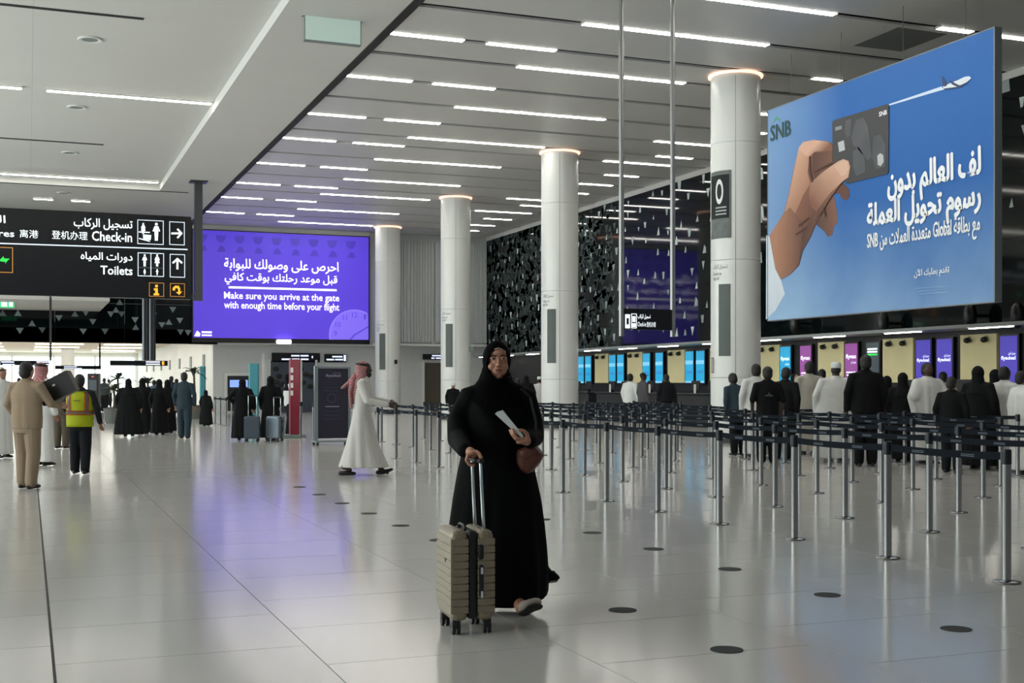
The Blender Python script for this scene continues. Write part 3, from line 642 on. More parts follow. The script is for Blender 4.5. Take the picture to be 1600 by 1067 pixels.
frame(pr, 986, 490, 994.5, 513, .012, Wl, sb); rectp(pr, 988, 494, 992.5, 503, Wl, sb, name='pictogram'); rectp(pr, 987.5, 505, 993, 511, Wl, sb, name='pictogram')
put(pr, arabic('تسجيل الركاب'), 996, 491, 1016, 499, Wl, sb); put(pr, 'Check-in', 996, 503, 1009, 510, Wl, sb, bold=0); put(pr, '登机办理', 1010, 503, 1024, 511, Wl, sb, bold=0)
# blank lightbox under the beam
YL = 24.9; pq = yplane(YL)
t = thing('ceiling_lightbox', 'blank pale green lightbox hung under the white beam', 'sign', aty(520, 30, YL))
a, b = pq.ab(477, 24); c, d = pq.ab(563, 70)
obj('casing', box(a - .02, c + .02, YL, YL + .14, d - .02, b + .02), M_grey, t); obj('face', box(a, c, YL - .01, YL + .01, d, b), emis('lightbox_face', '#b4c8c0', .32), t)
obj('mount', box(a - .05, c + .05, YL + .02, YL + .12, b + .02, H), M_grey, t)
# ================================================================== CHECK-IN DESKS
pc = xplane(22.3)
M_teal = emis('screen_teal', '#1f9ccb', .5); M_tealL = emis('screen_teal_light', '#7cc4ea', .5); M_mag = emis('screen_magenta', '#8d4a93', .45); M_vio = emis('screen_violet', '#4a3eb0', .42); M_dgs = emis('screen_slate', '#3f4a50', .3)
M_txtw = emis('screen_text', '#eef6ff', .7)
def info_screen(y, kind, n):
    col = {'teal': M_teal, 'mag': M_mag, 'vio': M_vio, 'slate': M_dgs}[kind]
    lab = {'teal': 'narrow upright blue info screen over the check-in desks', 'mag': 'narrow upright magenta airline screen over the check-in desks', 'vio': 'narrow upright violet airline screen over the check-in desks', 'slate': 'narrow grey flight list screen over the check-in desks'}[kind]
    t = thing('info_screen', lab, 'screen', (22.38, y, 1.4), 0, {'teal': 'blue desk screens', 'mag': 'magenta desk screens', 'vio': 'violet desk screens', 'slate': None}[kind])
    obj('bezel', box(-.03, .06, -.33, .33, 0, 1.24), M_black, t, local=True)
    d = obj('display', box(-.045, -.03, -.285, .285, .05, 1.19), col, t, local=True)
    pl = Pl((22.38 - .046, y, 1.4), (0, -1, 0), (0, 0, 1))
    def sc(a0, b0, a1, b1, m, nm='graphic', h=.004):
        return obj(nm, prism(bmn(), [pl.pt(a, b, h) for a, b in ((a0,b0),(a1,b0),(a1,b1),(a0,b1))], -pl.n * .003), m, d)
    def tx(s, a0, b0, a1, b1):
        me = text_verts(s, .02); n_ = len(me.vertices); co = np.empty(n_ * 3, dtype=np.float32); me.vertices.foreach_get('co', co); co = co.reshape(-1, 3); lo, hi = co.min(0), co.max(0)
        A_ = a0 + (co[:, 0] - lo[0]) / (hi[0] - lo[0]) * (a1 - a0); B_ = b0 + (co[:, 1] - lo[1]) / (hi[1] - lo[1]) * (b1 - b0)
        w = np.array(pl.O + pl.n * .006) + A_[:, None] * np.array(pl.u) + B_[:, None] * np.array(pl.v); me.vertices.foreach_set('co', w.astype(np.float32).ravel()); me.update(); obj('lettering', me, M_txtw, d)
    if kind == 'teal' and y > 36:
        sc(-.285, .72, .285, .86, M_tealL); sc(-.2, .46, .2, .48, M_vio); sc(-.2, .4, .2, .42, M_vio); sc(-.285, .05, .285, .12, M_tealL)
    elif kind in ('teal', 'mag'):
        tx('flynas', -.24, .72, .24, .88); tx(arabic('طيران ناس'), .0, .6, .24, .68); sc(-.22, .33, .22, .37, M_txtw); sc(-.2, .25, .2, .29, M_txtw)
    elif kind == 'vio':
        tx(arabic('طيران أديل'), .0, .72, .24, .8); tx('flyadeal', -.24, .58, .24, .7)
    else:
        for k, b in enumerate((.98, .9, .82)): sc(-.22, b, .22, b + .05, M_txtw if k < 2 else Wg)
for n, (y, k) in enumerate(((48.1,'teal'),(48.85,'teal'),(45.75,'teal'),(45.0,'teal'),(42.75,'teal'),(41.7,'teal'),(39.4,'teal'),(38.62,'teal'),(36.2,'teal'),(35.5,'teal'),(33.3,'teal'),(32.2,'mag'),(29.93,'mag'),(28.95,'slate'),(26.82,'vio'),(26.0,'vio'),(23.72,'vio'),(22.9,'vio'))):
    info_screen(y, k, n)
cyl_ = [46.83, 43.78, 40.43, 37.35, 34.3, 30.95, 27.9, 24.79, 21.6, 50.2]
for y in cyl_:
    t = thing('wall_panel', 'cream laminate panel with two dark cameras between desk screens', 'panel', (22.42, y, 1.45), 0, 'cream panels behind the desks')
    obj('board', rbox(-.06, .03, -.64, .64, 0, 1.22, .006, 1), M_cream, t, local=True)
    for dy in (-.3, .3):
        c = obj('camera', ell(bmn(), (-.14, dy, 1.07), (.09, .1, .075), sub=2), M_black, t, local=True, smooth=True)
        obj('camera_arm', box(-.1, -.05, dy - .03, dy + .03, 1.05, 1.17), M_grey, c, local=True)
M_desk = mat('desk_dark', '#1b2022', .4)
for k in range(11):
    y = 16.5 + 3.17 * k
    t = thing('check_in_desk', 'dark check-in desk with monitor below the screens', 'desk', (20.7, y, 0), 0, 'row of check-in desks')
    obj('body', rbox(-.35, .35, -1.2, 1.2, 0, 1.05, .015, 1), M_desk, t, local=True); obj('worktop', rbox(-.42, .45, -1.25, 1.25, 1.05, 1.1, .01, 1), M_char, t, local=True)
    for dy in (-.55, .55):
        m = obj('monitor', rbox(-.03, .03, dy - .25, dy + .25, 1.2, 1.52, .01, 1), M_black, t, local=True); obj('stand', box(-.05, .05, dy - .04, dy + .04, 1.1, 1.2), M_black, m, local=True)
    obj('notice', box(-.36, -.34, -.06, .06, 1.1, 1.4), M_white, t, local=True)
for i, x in enumerate((1380, 1516, 1342 - 100, 1590)):
    p = atx(x, 493 if i in (1, 3) else 505, 21.5)
    t = thing('wall_speaker', 'black oval loudspeaker hung before the glass wall above the desks', 'speaker', p, 0, 'oval loudspeakers above desks')
    obj('cabinet', ell(bmn(), (0, 0, 0), (.16, .17, .32), sub=3), M_black, t, local=True, smooth=True); obj('bracket', box(.1, .42, -.03, .03, -.04, .04), M_black, t, local=True)
# ================================================================== BELT BARRIERS
M_post = mat('post_steel', '#8e9090', .24, metal=1, var=.03, scale=50); M_belt = mat('belt_slate', '#0e151d', .85, spec=.15); M_bprint = mat('belt_print', '#5d6a74', .7)
PITCH = 1.31
base = mesh_of(lathe(bmn(), [(.096, 0), (.099, .004), (.099, .006), (.094, .013), (.06, .018), (.036, .0205), (.034, .021)], n=28), True); base.materials.append(M_post)
post = mesh_of(lathe(bmn(), [(.0315, .02), (.0315, .022), (.0315, .843), (.0315, .845)], n=20)); post.materials.append(M_post)
for p in post.polygons: p.use_smooth = len(p.vertices) == 4
head = mesh_of(lathe(bmn(), [(.0315, .845), (.034, .848), (.034, .851), (.034, .937), (.034, .941), (.031, .95), (.029, .952)], n=20)); head.materials.append(mat('cassette_gunmetal', '#34373a', .3, metal=.9))
for p in head.polygons: p.use_smooth = len(p.vertices) == 4
slot = mesh_of(box(-.02, .02, .028, .04, .868, .938)); slot.materials.append(M_black)
def belt_mesh(L):
    bm = bmn(); n = 6; prev = None
    for k in range(n + 1):
        y = .036 + (L - .072) * k / n; s = .012 * (1 - (2 * k / n - 1) ** 2)
        v = [bm.verts.new((a, y, z - s)) for a, z in ((-.002, .875), (.002, .875), (.002, .93), (-.002, .93))]
        if prev:
            for i in range(4): bm.faces.new((prev[i], prev[(i+1) % 4], v[(i+1) % 4], v[i]))
        prev = v
    me = mesh_of(bm); me.materials.append(M_belt); return me
def print_mesh(L):
    bm = bmn()
    for f in (.3, .72):
        for z in (.892, .904): bx(bm, -.0032, .0032, L * f - .07, L * f + .07, z - .011, z - .006)
    me = mesh_of(bm); me.materials.append(M_bprint); return me
belt = belt_mesh(PITCH); bpr = print_mesh(PITCH)
XR = [6.5, 8.02, 9.52, 11.05, 12.55, 14.1, 15.55]
def stanchion(x, y, row, last):
    lab = 'steel belt barrier post in the row edging the walkway' if row == 0 else 'steel belt barrier post in the %s row in from the walkway' % ['', 'second', 'third', 'fourth', 'fifth', 'sixth', 'seventh'][row] if row < 8 else 'steel belt barrier post standing beside the dark poster stand' if row == 9 else 'steel belt barrier post in the short fence near the hunched person'
    t = thing('belt_barrier', lab, 'barrier post', (x, y, 0), 0, 'belt barriers of row %d' % (row + 1) if row < 8 else 'poster barriers' if row == 9 else 'fence barriers')
    obj('base', base, None, t, local=True); obj('post', post, None, t, local=True); h = obj('belt_head', head, None, t, local=True); obj('belt_slot', slot, None, h, local=True)
    if not last:
        b = obj('belt', belt, None, t, local=True); tag(obj('belt_print', bpr, None, b, local=True), kind='stuff')
jit = random.Random(5)
NB = 0
for r, X in enumerate(XR):
    last = 13 if r == 0 else 18
    for j in range(last + 1):
        y = 6.92 + PITCH * j
        D = X * math.sin(YAW) + y * math.cos(YAW); px = 800 + F * (X * math.cos(YAW) - y * math.sin(YAW)) / D
        if px > 1680: continue
        if X > 15 and abs(y - 25.96) < .8: continue
        stanchion(X, y, r, j == last or (X > 15 and y < 26.8 and y + PITCH > 25.1)); NB += 1
for y in (30.15, 31.65): stanchion(6.55, y, 9, True)
# far barrier fence left of the shops
for k in range(7): stanchion(6.2, 37.0 + k * PITCH, 10, k == 6)
for k in range(7):
    pass
# ================================================================== FLOOR DISCS
M_disc = mat('floor_disc', '#2e3130', .95, spec=.05); M_disc2 = mat('floor_disc_blue', '#2b3b42', .95, spec=.05)
for X, n in ((3.47, 10), (5.0, 7)):
    for k in range(n):
        y = 5.72 + k * 1.238
        t = thing('floor_disc', 'small round dark plate set in the floor ' + ('nearer the suitcase' if X < 4 else 'beside the walkway barrier row'), 'floor plate', (X, y, 0), 0, 'floor discs by suitcase' if X < 4 else 'floor discs by barriers')
        obj('rim', lathe(bmn(), [(.078, .0), (.088, .0), (.088, .004), (.078, .004)], n=28), mat('disc_rim', '#4a4e4d', .9, spec=.05), t, local=True); obj('plate', cyl(bmn(), (0, 0), .08, .0005, .0035, 28), M_disc2 if X > 4 and k == 1 else M_disc, t, local=True)
# ================================================================== SUITCASES
M_gold = mat('champagne_shell', '#8f8470', .38, metal=.25, var=.06, scale=30, bump=.25, bscale=140); M_trim = mat('black_trim', '#101113', .45); M_tube = mat('handle_tube', '#b9c6c6', .2, metal=.9)
def suitcase(name, label, loc, rz, w, d, h, mshell, handle=.45, hd=0, dup_ribs=10, cat='suitcase'):
    t = thing(name, label, cat, loc, rz)
    z0 = .075; zt = z0 + h
    def shell(x0, x1):
        bm = rbox(x0, x1, -w/2, w/2, z0, zt, .035, 4)
        step = (h - .09) / dup_ribs
        for k in range(dup_ribs):
            bmr = rbox(x0 - .004 if x0 < 0 else x0, x1 + (.004 if x1 > 0 and x0 >= 0 else 0), -w/2 - .004, w/2 + .004, z0 + .045 + k * step + .0022, z0 + .045 + (k + 1) * step - .0022, .003, 2)
            me = bpy.data.meshes.new('q'); bmr.to_mesh(me); bmr.free(); bm.from_mesh(me); bpy.data.meshes.remove(me)
        return bm
    obj('front_shell', shell(-d/2, -.025), mshell, t, local=True); obj('rear_shell', shell(.03, d/2), mshell, t, local=True)
    obj('zip_band', rbox(-.03, .035, -w/2 + .006, w/2 - .006, z0 + .01, zt - .004, .025, 3), M_trim, t, local=True)
    g_ = obj('side_handle', rbox(.035, .06, -w/2 - .02, -w/2, z0 + h * .27, z0 + h * .62, .008, 2), M_trim, t, local=True)
    for z in (z0 + h * .3, z0 + h * .56): obj('handle_end', rbox(.04, .056, -w/2 - .024, -w/2 - .015, z - .02, z + .02, .004, 2), mat('chrome_bit', '#e0e4e4', .15, metal=1), g_, local=True)
    obj('lock', rbox(.03, .06, -w/2 - .012, -w/2 + .004, z0 + h * .68, z0 + h * .84, .012, 3), M_trim, t, local=True)
    bm = bmn(); chain(bm, [(-.02, -.07, zt - .005), (-.02, -.07, zt + .008), (-.02, -.05, zt + .016), (-.02, .05, zt + .016), (-.02, .07, zt + .008), (-.02, .07, zt - .005)], [.009] * 6, 8)
    obj('top_handle', bm, M_trim, t, local=True, smooth=True)
    xh = d/2 - .04
    th = obj('telescopic_handle', chain(chain(bmn(), [(xh, -.1, zt - .02), (xh + hd, -.1, zt + handle)], [.0105, .0095], 10), [(xh, .1, zt - .02), (xh + hd, .1, zt + handle)], [.0105, .0095], 10), M_tube, t, local=True, smooth=True)
    obj('grip', rbox(xh + hd - .018, xh + hd + .018, -.125, .125, zt + handle - .012, zt + handle + .016, .012, 3), M_trim, th, local=True)
    for sx, sy in ((-1, -1), (-1, 1), (1, -1), (1, 1)):
        wx, wy = sx * (d/2 - .035), sy * (w/2 - .045)
        c = obj('castor', rbox(wx - .026, wx + .026, wy - .026, wy + .026, .035, z0 + .012, .012, 2), M_trim, t, local=True)
        for o_ in (-.014, .014):
            bm = chain(bmn(), [(wx + o_ - .009, wy, .03), (wx + o_ + .009, wy, .03)], [.03, .03], 16, flat=True); obj('wheel', bm, M_black, c, local=True, smooth=False)
    return t
sp = atd(727, 7.16)
SC = suitcase('suitcase', 'champagne ribbed hard-shell cabin suitcase pulled by the walking traveller', (sp.x, sp.y, 0), -YAW + math.radians(16), .36, .25, .515, M_gold, .385, -.02)
lg = obj('badge', box(-.131, -.128, -.06, -.035, .40, .425), M_black, SC, local=True)
M_blsh = mat('slate_shell', '#3d4a55', .45); M_slsh = mat('silver_shell', '#6f7c86', .35, metal=.4)
p = atd(394, 30.2); suitcase('suitcase', 'slate blue upright suitcase beside a person in black robe', (p.x, p.y, 0), -YAW + math.pi / 2 + .1, .36, .26, .55, M_blsh, .5)
p = atd(430, 30.4); suitcase('suitcase', 'silver grey ribbed suitcase standing by the red pylon', (p.x, p.y, 0), -YAW + math.pi / 2 - .4, .36, .26, .55, M_slsh, .45)
# ================================================================== POSTER STAND, PYLONS, PLANTS, SHOP FRONT, FAR SIGNS
yp = 28.35
t = thing('poster_stand', 'dark airline poster stand in a silver frame on castors', 'poster stand', (7.2, yp, 0))
pp = yplane(yp - .03)
q0, q1 = aty(493, 640, yp).x, aty(546, 640, yp).x
zt_ = aty(510, 573, yp).z
obj('post', box(q0 - .03, q0 + .05, yp - .05, yp + .05, .08, zt_ + .02), mat('silver_frame', '#9aa3a8', .3, metal=.8), t); obj('post', box(q1 - .04, q1 + .02, yp - .05, yp + .05, .08, zt_), MATS['silver_frame'], t)
bd = obj('poster_board', box(q0 + .05, q1 - .04, yp - .03, yp + .02, .15, zt_ - .04), mat('poster_aubergine', '#1b1a2b', .5), t)
obj('top_rail', box(q0, q1, yp - .04, yp + .04, zt_ - .04, zt_), MATS['silver_frame'], t); obj('foot_bar', box(q0 - .05, q1, yp - .25, yp + .25, .06, .1), M_grey, t)
for x in (q0, q1 - .05):
    for dy in (-.2, .2): obj('castor', cyl(bmn(), (x, yp + dy), .035, 0, .07, 12), M_black, t)
M_pl = mat('poster_ink', '#8d8aa6', .5); M_pf = mat('poster_ink_faint', '#34334a', .5)
put(pp, 'flyadeal', 509, 584.5, 532, 590, M_pl, bd); put(pp, arabic('طيران أديل'), 519, 581, 532, 584, M_pl, bd, bold=0)
for y in (605, 610, 634.5, 642, 648, 654): rectp(pp, 506 if y != 634.5 else 508, y, 530, y + 1.2, M_pl if y == 634.5 else M_pf, bd, name='fine_print')
bm = bmn(); c0 = pp.px(518, 622); n = 24; R1, R2 = .115, .085
rg = [[bm.verts.new((c0.x + r * math.cos(2*math.pi*k/n), c0.y - .012, c0.z + r * math.sin(2*math.pi*k/n))) for r in (R1, R2)] for k in range(n)]
for k in range(n): bm.faces.new((rg[k][0], rg[(k+1) % n][0], rg[(k+1) % n][1], rg[k][1]))
obj('dial', bm, M_pf, bd)
M_red = mat('pylon_red', '#8a2a3c', .4); M_tl = mat('pylon_teal', '#1f7d8a', .4)
def pylon(x, y, w, h, m, label, txt=None):
    t = thing('totem_pylon', label, 'pylon', (x, y, 0), -YAW)
    obj('plinth', rbox(-w/2 - .25, w/2 + .12, -.25, .25, 0, .09, .01, 1), M_grey, t, local=True); obj('blade', rbox(-w/2, w/2, -.09, .09, .09, h, .01, 1), m, t, local=True); obj('edge_strip', box(-w/2 - .012, -w/2 + .03, -.1, .1, .09, h), MATS.get('teal_light') or mat('teal_light', '#63b5b8', .4) if m is M_tl else mat('red_light', '#b56a78', .4), t, local=True)
    if txt:
        for k in range(4): obj('lettering', box(-w/2 + .03, -w/2 + .1, -.105, -.09, h - .35 - k * .2, h - .22 - k * .2), M_white, t, local=True)
p = atd(461, 32.4); pylon(p.x, p.y, .26, 2.06, M_red, 'dark red slender totem pylon near the poster stand', True)
p = atd(397, 42); pylon(p.x, p.y, .3, 2.1, M_tl, 'tall teal totem pylon behind the persons with suitcases')
p = atd(317, 52); pylon(p.x, p.y, .2, 2.15, M_tl, 'slim teal totem pylon beside the potted palm')
ysh = 60.9; py = yplane(ysh)
t = thing('shop_front', 'glazed dark shop front with round dark shapes beneath the purple screen', 'shop front', (12, ysh, 0))
q0, q1 = aty(421, 600, ysh).x, aty(494, 600, ysh).x
obj('glazing', box(q0, q1, ysh, ysh + .08, 0, 2.55), mat('shop_glass', '#3d4552', .12, spec=.6, var=.2, scale=.8), t)
for x in (q0, (q0 + q1) / 2 + .4, q1): obj('frame', box(x - .05, x + .05, ysh - .05, ysh + .1, 0, 2.6), M_white, t)
for k, (x, y) in enumerate(((431,576),(436,588),(440,600),(432,597),(470,577),(478,585),(486,588),(484,604),(473,598))): 
    c = py.px(x, y); obj('decal', ell(bmn(), (c.x, ysh - .02, c.z), (.16, .015, .13), sub=2), M_black, t)
sg = emis('shop_sign_text', '#dfe8ff', .8)
def dark_sign(px0, py0, px1, py1, Y, label, lines, name='wall_sign', group=None, mk=None, hang=None):
    pl = yplane(Y - .05); a0, b1 = pl.ab(px0, py0); a1, b0 = pl.ab(px1, py1)
    t = thing(name, label, 'sign', ((a0 + a1) / 2, Y, b0), 0, group)
    b = obj('board', box(a0, a1, Y - .05, Y + .05, b0, b1), mat('sign_black', '#0b0e14', .25), t)
    for l in lines: rectp(pl, *l, sg, b, name='lettering')
    if mk: rectp(pl, *mk, Wo, b, name='pictogram')
    if hang:
        for hx in hang[0]:
            q = pl.px(hx, py0); obj('hanger', box(q.x - .04, q.x + .04, Y - .04, Y + .04, b1, hang[1]), M_pole, t)
    return t
t1 = dark_sign(425, 551, 500, 566, 60.95, 'black sign over the shop front with white two-line lettering', [])
b_ = [c for c in t1.children][0]; pl = yplane(60.9); [rectp(pl, *q, sg, b_, name='lettering') for q in ((455, 554.5, 468, 557), (469.5, 554.5, 482, 557), (440, 560, 454, 562.5), (456, 560, 468, 562.5), (470, 560, 482, 562.5), (487, 556, 489, 559.5))]
t1 = dark_sign(507, 553, 541, 566, 60.95, 'smaller black sign beside the shop front sign with pictogram', [(537, 554.5, 540.5, 564, )]); b_ = [c for c in t1.children][0]; [rectp(pl, *q, sg, b_, name='lettering') for q in ((519, 556, 535, 558.5), (510, 560.5, 522, 563), (523.5, 560.5, 536, 563))]
t1 = dark_sign(661, 553, 692, 562, 60.95, 'black sign above the dark doorway past the columns', []); b_ = [c for c in t1.children][0]; [rectp(pl, *q, sg, b_, name='lettering') for q in ((675, 554.6, 690, 556.8), (674, 558.4, 679, 560.6), (681, 558.4, 690, 560.6))]
q0, q1 = aty(663, 600, 60.95).x, aty(691, 600, 60.95).x
d1 = struct('door_1', box(q0, q1, 60.93, 61.0, 0, 2.5), mat('door_bronze', '#4d453c', .45, var=.3, scale=.8), 'dark bronze doorway'); obj('door_frame', box(q0 - .1, q0, 60.9, 61.02, 0, 2.6), M_white, d1)
q0, q1 = aty(355, 600, 60.9).x, aty(388, 600, 60.9).x
t = thing('cash_machine', 'wall cash machine with glowing blue screen in a white surround', 'cash machine', ((q0 + q1) / 2, 60.9, 0))
obj('surround', rbox(q0 - .12, q1 + .12, 60.8, 60.99, 0, 1.95, .02, 1), M_white, t); obj('body', box(q0, q1, 60.74, 60.82, .1, 1.8), M_char, t); obj('display', box(q0 + .1, q1 - .05, 60.72, 60.75, 1.25, 1.6), emis('atm_blue', '#7f9fe6', .8), t)
t = thing('service_kiosk', 'dark upright service kiosk beyond the vest wearer', 'kiosk', atd(147, 58)); t.location.z = 0; t.rotation_euler[2] = -YAW
obj('cabinet', rbox(-.25, .25, -.2, .2, 0, 1.9, .02, 1), M_char, t, local=True); obj('display', box(-.18, .18, -.215, -.2, 1.1, 1.6), M_dgs, t, local=True); obj('lamp', box(-.05, .05, -.215, -.2, 1.72, 1.78), mat('lamp_red', '#d05050', .4, emit=.8), t, local=True)
t = thing('wall_post', 'thin white post standing before the shop front', 'post', aty(411, 660, 60.2)); q = aty(411, 600, 60.2); t.location.z = 0
obj('shaft', box(-.06, .06, -.06, .06, 0, 2.9), M_white, t, local=True); obj('foot', box(-.15, .15, -.15, .15, 0, .05), M_white, t, local=True)
# far hanging signs
dark_sign(0, 563, 77, 571, 50, 'low black hanging sign with two white text lines beyond the uniformed person', [(2,564.5,22,566.5),(4,568.5,23,570),(57,564.5,77,566.5),(60,568.5,77,570)], 'hanging_sign', hang=((79,), 4.72))
dark_sign(86, 571, 158, 577, 62, 'far black hanging sign with white text beyond the vest wearer', [(100,572.2,120,573.6),(100,574.8,128,576.2)], 'hanging_sign', hang=((156,), 3.9))
t1 = dark_sign(172, 563, 262, 571.5, 52, 'black hanging sign with an amber mark before the potted palms', [(228,564.5,250,566.5),(228,568,250,570)], 'hanging_sign', mk=(253, 564.5, 256.5, 570))
q0, q1 = aty(222, 520, 52.1).x, aty(243, 520, 52.1).x; zz_ = aty(230, 563, 52).z
for k in range(4):
    x = q0 + (q1 - q0) * (k + .5) / 4; obj('hanger', chain(bmn(), [(x, 52.05, zz_), (x, 52.05, 7.1)], [.07, .07], 10, flat=True), M_char if k % 2 else mat('hanger_steel', '#6b7076', .3, metal=.8), t1)
obj('bracket_arm', box(q0 - .05, q1 + .05, 52.0, 59.5, 7.1, 7.3), M_char, t1)
# exit sign under the low soffit
pe = yplane(54.0); t = thing('exit_sign', 'small green running-figure exit sign below the low soffit', 'sign', aty(11, 475, 54))
a0, b1 = pe.ab(-6, 470); a1, b0 = pe.ab(22.5, 481)
eb = obj('panel', box(a0, a1, 54, 54.08, b0, b1), emis('exit_green', '#3fbf7a', .8), t); rectp(pe, 14, 472, 20, 479, Wl, eb, name='pictogram'); rectp(pe, 2, 472, 11, 479, Wl, eb, name='pictogram'); obj('hanger', box((a0 + a1) / 2 - .03, (a0 + a1) / 2 + .03, 54.02, 54.06, b1, 5.0), M_pole, t)
# plants
M_leaf = mat('palm_leaf', '#3b4a38', .6, var=.3); M_pot = mat('planter_grey', '#5a5d58', .6); M_trunk = mat('palm_trunk', '#4a4234', .8)
def palm(x, D, h, label, sd):
    p = atd(x, D); t = thing('potted_palm', label, 'plant', (p.x, p.y, 0)); r = random.Random(sd)
    obj('planter', lathe(bmn(), [(.28, 0), (.36, .5), (.38, .55), (.33, .55), (.3, .5)], n=20), M_pot, t, local=True); obj('trunk', chain(bmn(), [(0, 0, .5), (.03, .02, h * .5), (0, 0, h - .4)], [.06, .045, .04], 8), M_trunk, t, local=True)
    for k in range(16):
        a = k * 2.4 + r.random(); el = r.uniform(.2, 1.25); L = r.uniform(.5, .8); bm = bmn(); pr_ = None
        for s in range(5):
            u = s / 4; rr_ = L * u; z = h - .42 + rr_ * math.sin(el) - .55 * u * u * L; rad = rr_ * math.cos(el); w = .07 * math.sin(math.pi * (.1 + .88 * u)) + .003
            c = Vector((rad * math.cos(a), rad * math.sin(a), z)); sd_ = Vector((-math.sin(a), math.cos(a), 0)) * w
            v = [bm.verts.new(c - sd_), bm.verts.new(c + Vector((0, 0, .015))), bm.verts.new(c + sd_)]
            if pr_:
                for i in range(2): bm.faces.new((pr_[i], pr_[i+1], v[i+1], v[i]))
            pr_ = v
        obj('frond', bm, M_leaf, t, local=True)
palm(184, 46, 2.0, 'leafy potted palm behind the pair in black robes', 1); palm(231, 55, 1.85, 'smaller potted palm beyond the hanging sign', 2); palm(303, 50, 2.25, 'tall spiky potted palm beside the slim teal pylon', 3); palm(178, 44, 1.6, 'low bushy potted palm at the foot of the leafy one', 4)
# ================================================================== PEOPLE
SKIN = {'light': mat('skin_light', '#b98b74', .5, var=.08, scale=20), 'mid': mat('skin_mid', '#8a5f49', .5, var=.08, scale=20), 'dark': mat('skin_dark', '#3a2820', .5, var=.08, scale=20)}
M_hair = mat('hair_black', '#0c0b0b', .6, bump=.4, bscale=120)
def cloth(name, c, r=.85): return mat(name, c, r, spec=.2, var=.06, scale=9, bump=.15, bscale=40)
C_black = cloth('cloth_black', '#0a0b0d'); C_white = cloth('cloth_white', '#c9cac6'); C_off = cloth('cloth_offwhite', '#a8a498'); C_tan = cloth('cloth_tan', '#8d7c68'); C_grey = cloth('cloth_grey', '#3a4247'); C_slate = cloth('cloth_slate', '#2c3a42'); C_dkpant = cloth('cloth_darkpant', '#14171b'); C_brown = cloth('cloth_brown', '#4f473c'); C_shirtw = cloth('cloth_shirt_white', '#cfd2d0'); C_char = cloth('cloth_charcoal', '#1b1e22')
def checks():
    m = mat('shemagh_red', '#8f5a5c', .85, spec=.2); nt = m.node_tree; b = nt.nodes['Principled BSDF']
    tc = nt.nodes.new('ShaderNodeTexCoord'); ck = nt.nodes.new('ShaderNodeTexChecker'); ck.inputs['Scale'].default_value = 55; ck.inputs[1].default_value = lin('#8c3f45'); ck.inputs[2].default_value = lin('#a98c8a')
    nt.links.new(tc.outputs['Object'], ck.inputs['Vector']); nt.links.new(ck.outputs['Color'], b.inputs['Base Color']); return m
C_shem = checks()
def folds(n, amp, z0, z1, seed=0, cx=0, cy=0):
    """vertical cloth folds that grow from height z1 down to the hem z0"""
    def f(co):
        x, y, z = co[:, 0] - cx, co[:, 1] - cy, co[:, 2]; th = np.arctan2(y, x); k = np.clip((z1 - z) / (z1 - z0), 0, 1)
        s = 1 + amp * k * (np.sin(n * th + seed + 1.3 * z) * .6 + np.sin((n + 3) * th - seed * 2 + 2.1 * z) * .4)
        r = co.copy(); r[:, 0] = cx + x * s; r[:, 1] = cy + y * s; return r
    return f
def hand(bm, wr, d, up, r=.0095, L=.085, curl=.35, side=1):
    """palm with four fingers and a thumb; d = pointing direction, up = back-of-hand normal"""
    d = Vector(d).normalized(); up = Vector(up); up = (up - d * up.dot(d)).normalized(); s = d.cross(up) * side; wr = Vector(wr)
    ell(bm, wr + d * .045, (.001, .001, .001), sub=1)
    chain(bm, [wr - d * .02, wr + d * .03, wr + d * .08], [(.022, .02), (.036, .017), (.038, .015)] if abs(s.x) > .5 else [.021, .026, .026], 10)
    for k, (o, l) in enumerate(((-.03, .8), (-.01, 1), (.01, .95), (.029, .75))):
        a = wr + d * .08 + s * o; b = a + (d - up * curl).normalized() * L * l * .5; c = b + (d - up * (curl * 2.6)).normalized() * L * l * .5
        chain(bm, [a - d * .02, b, c], [r, r * .95, r * .8], 8)
    a = wr + d * .025 - s * .03; chain(bm, [a, a + (d * .6 - s * .7 - up * .3).normalized() * .035, a + (d * .9 - s * .5 - up * .5).normalized() * .07], [r * 1.15, r * 1.1, r * .85], 8)
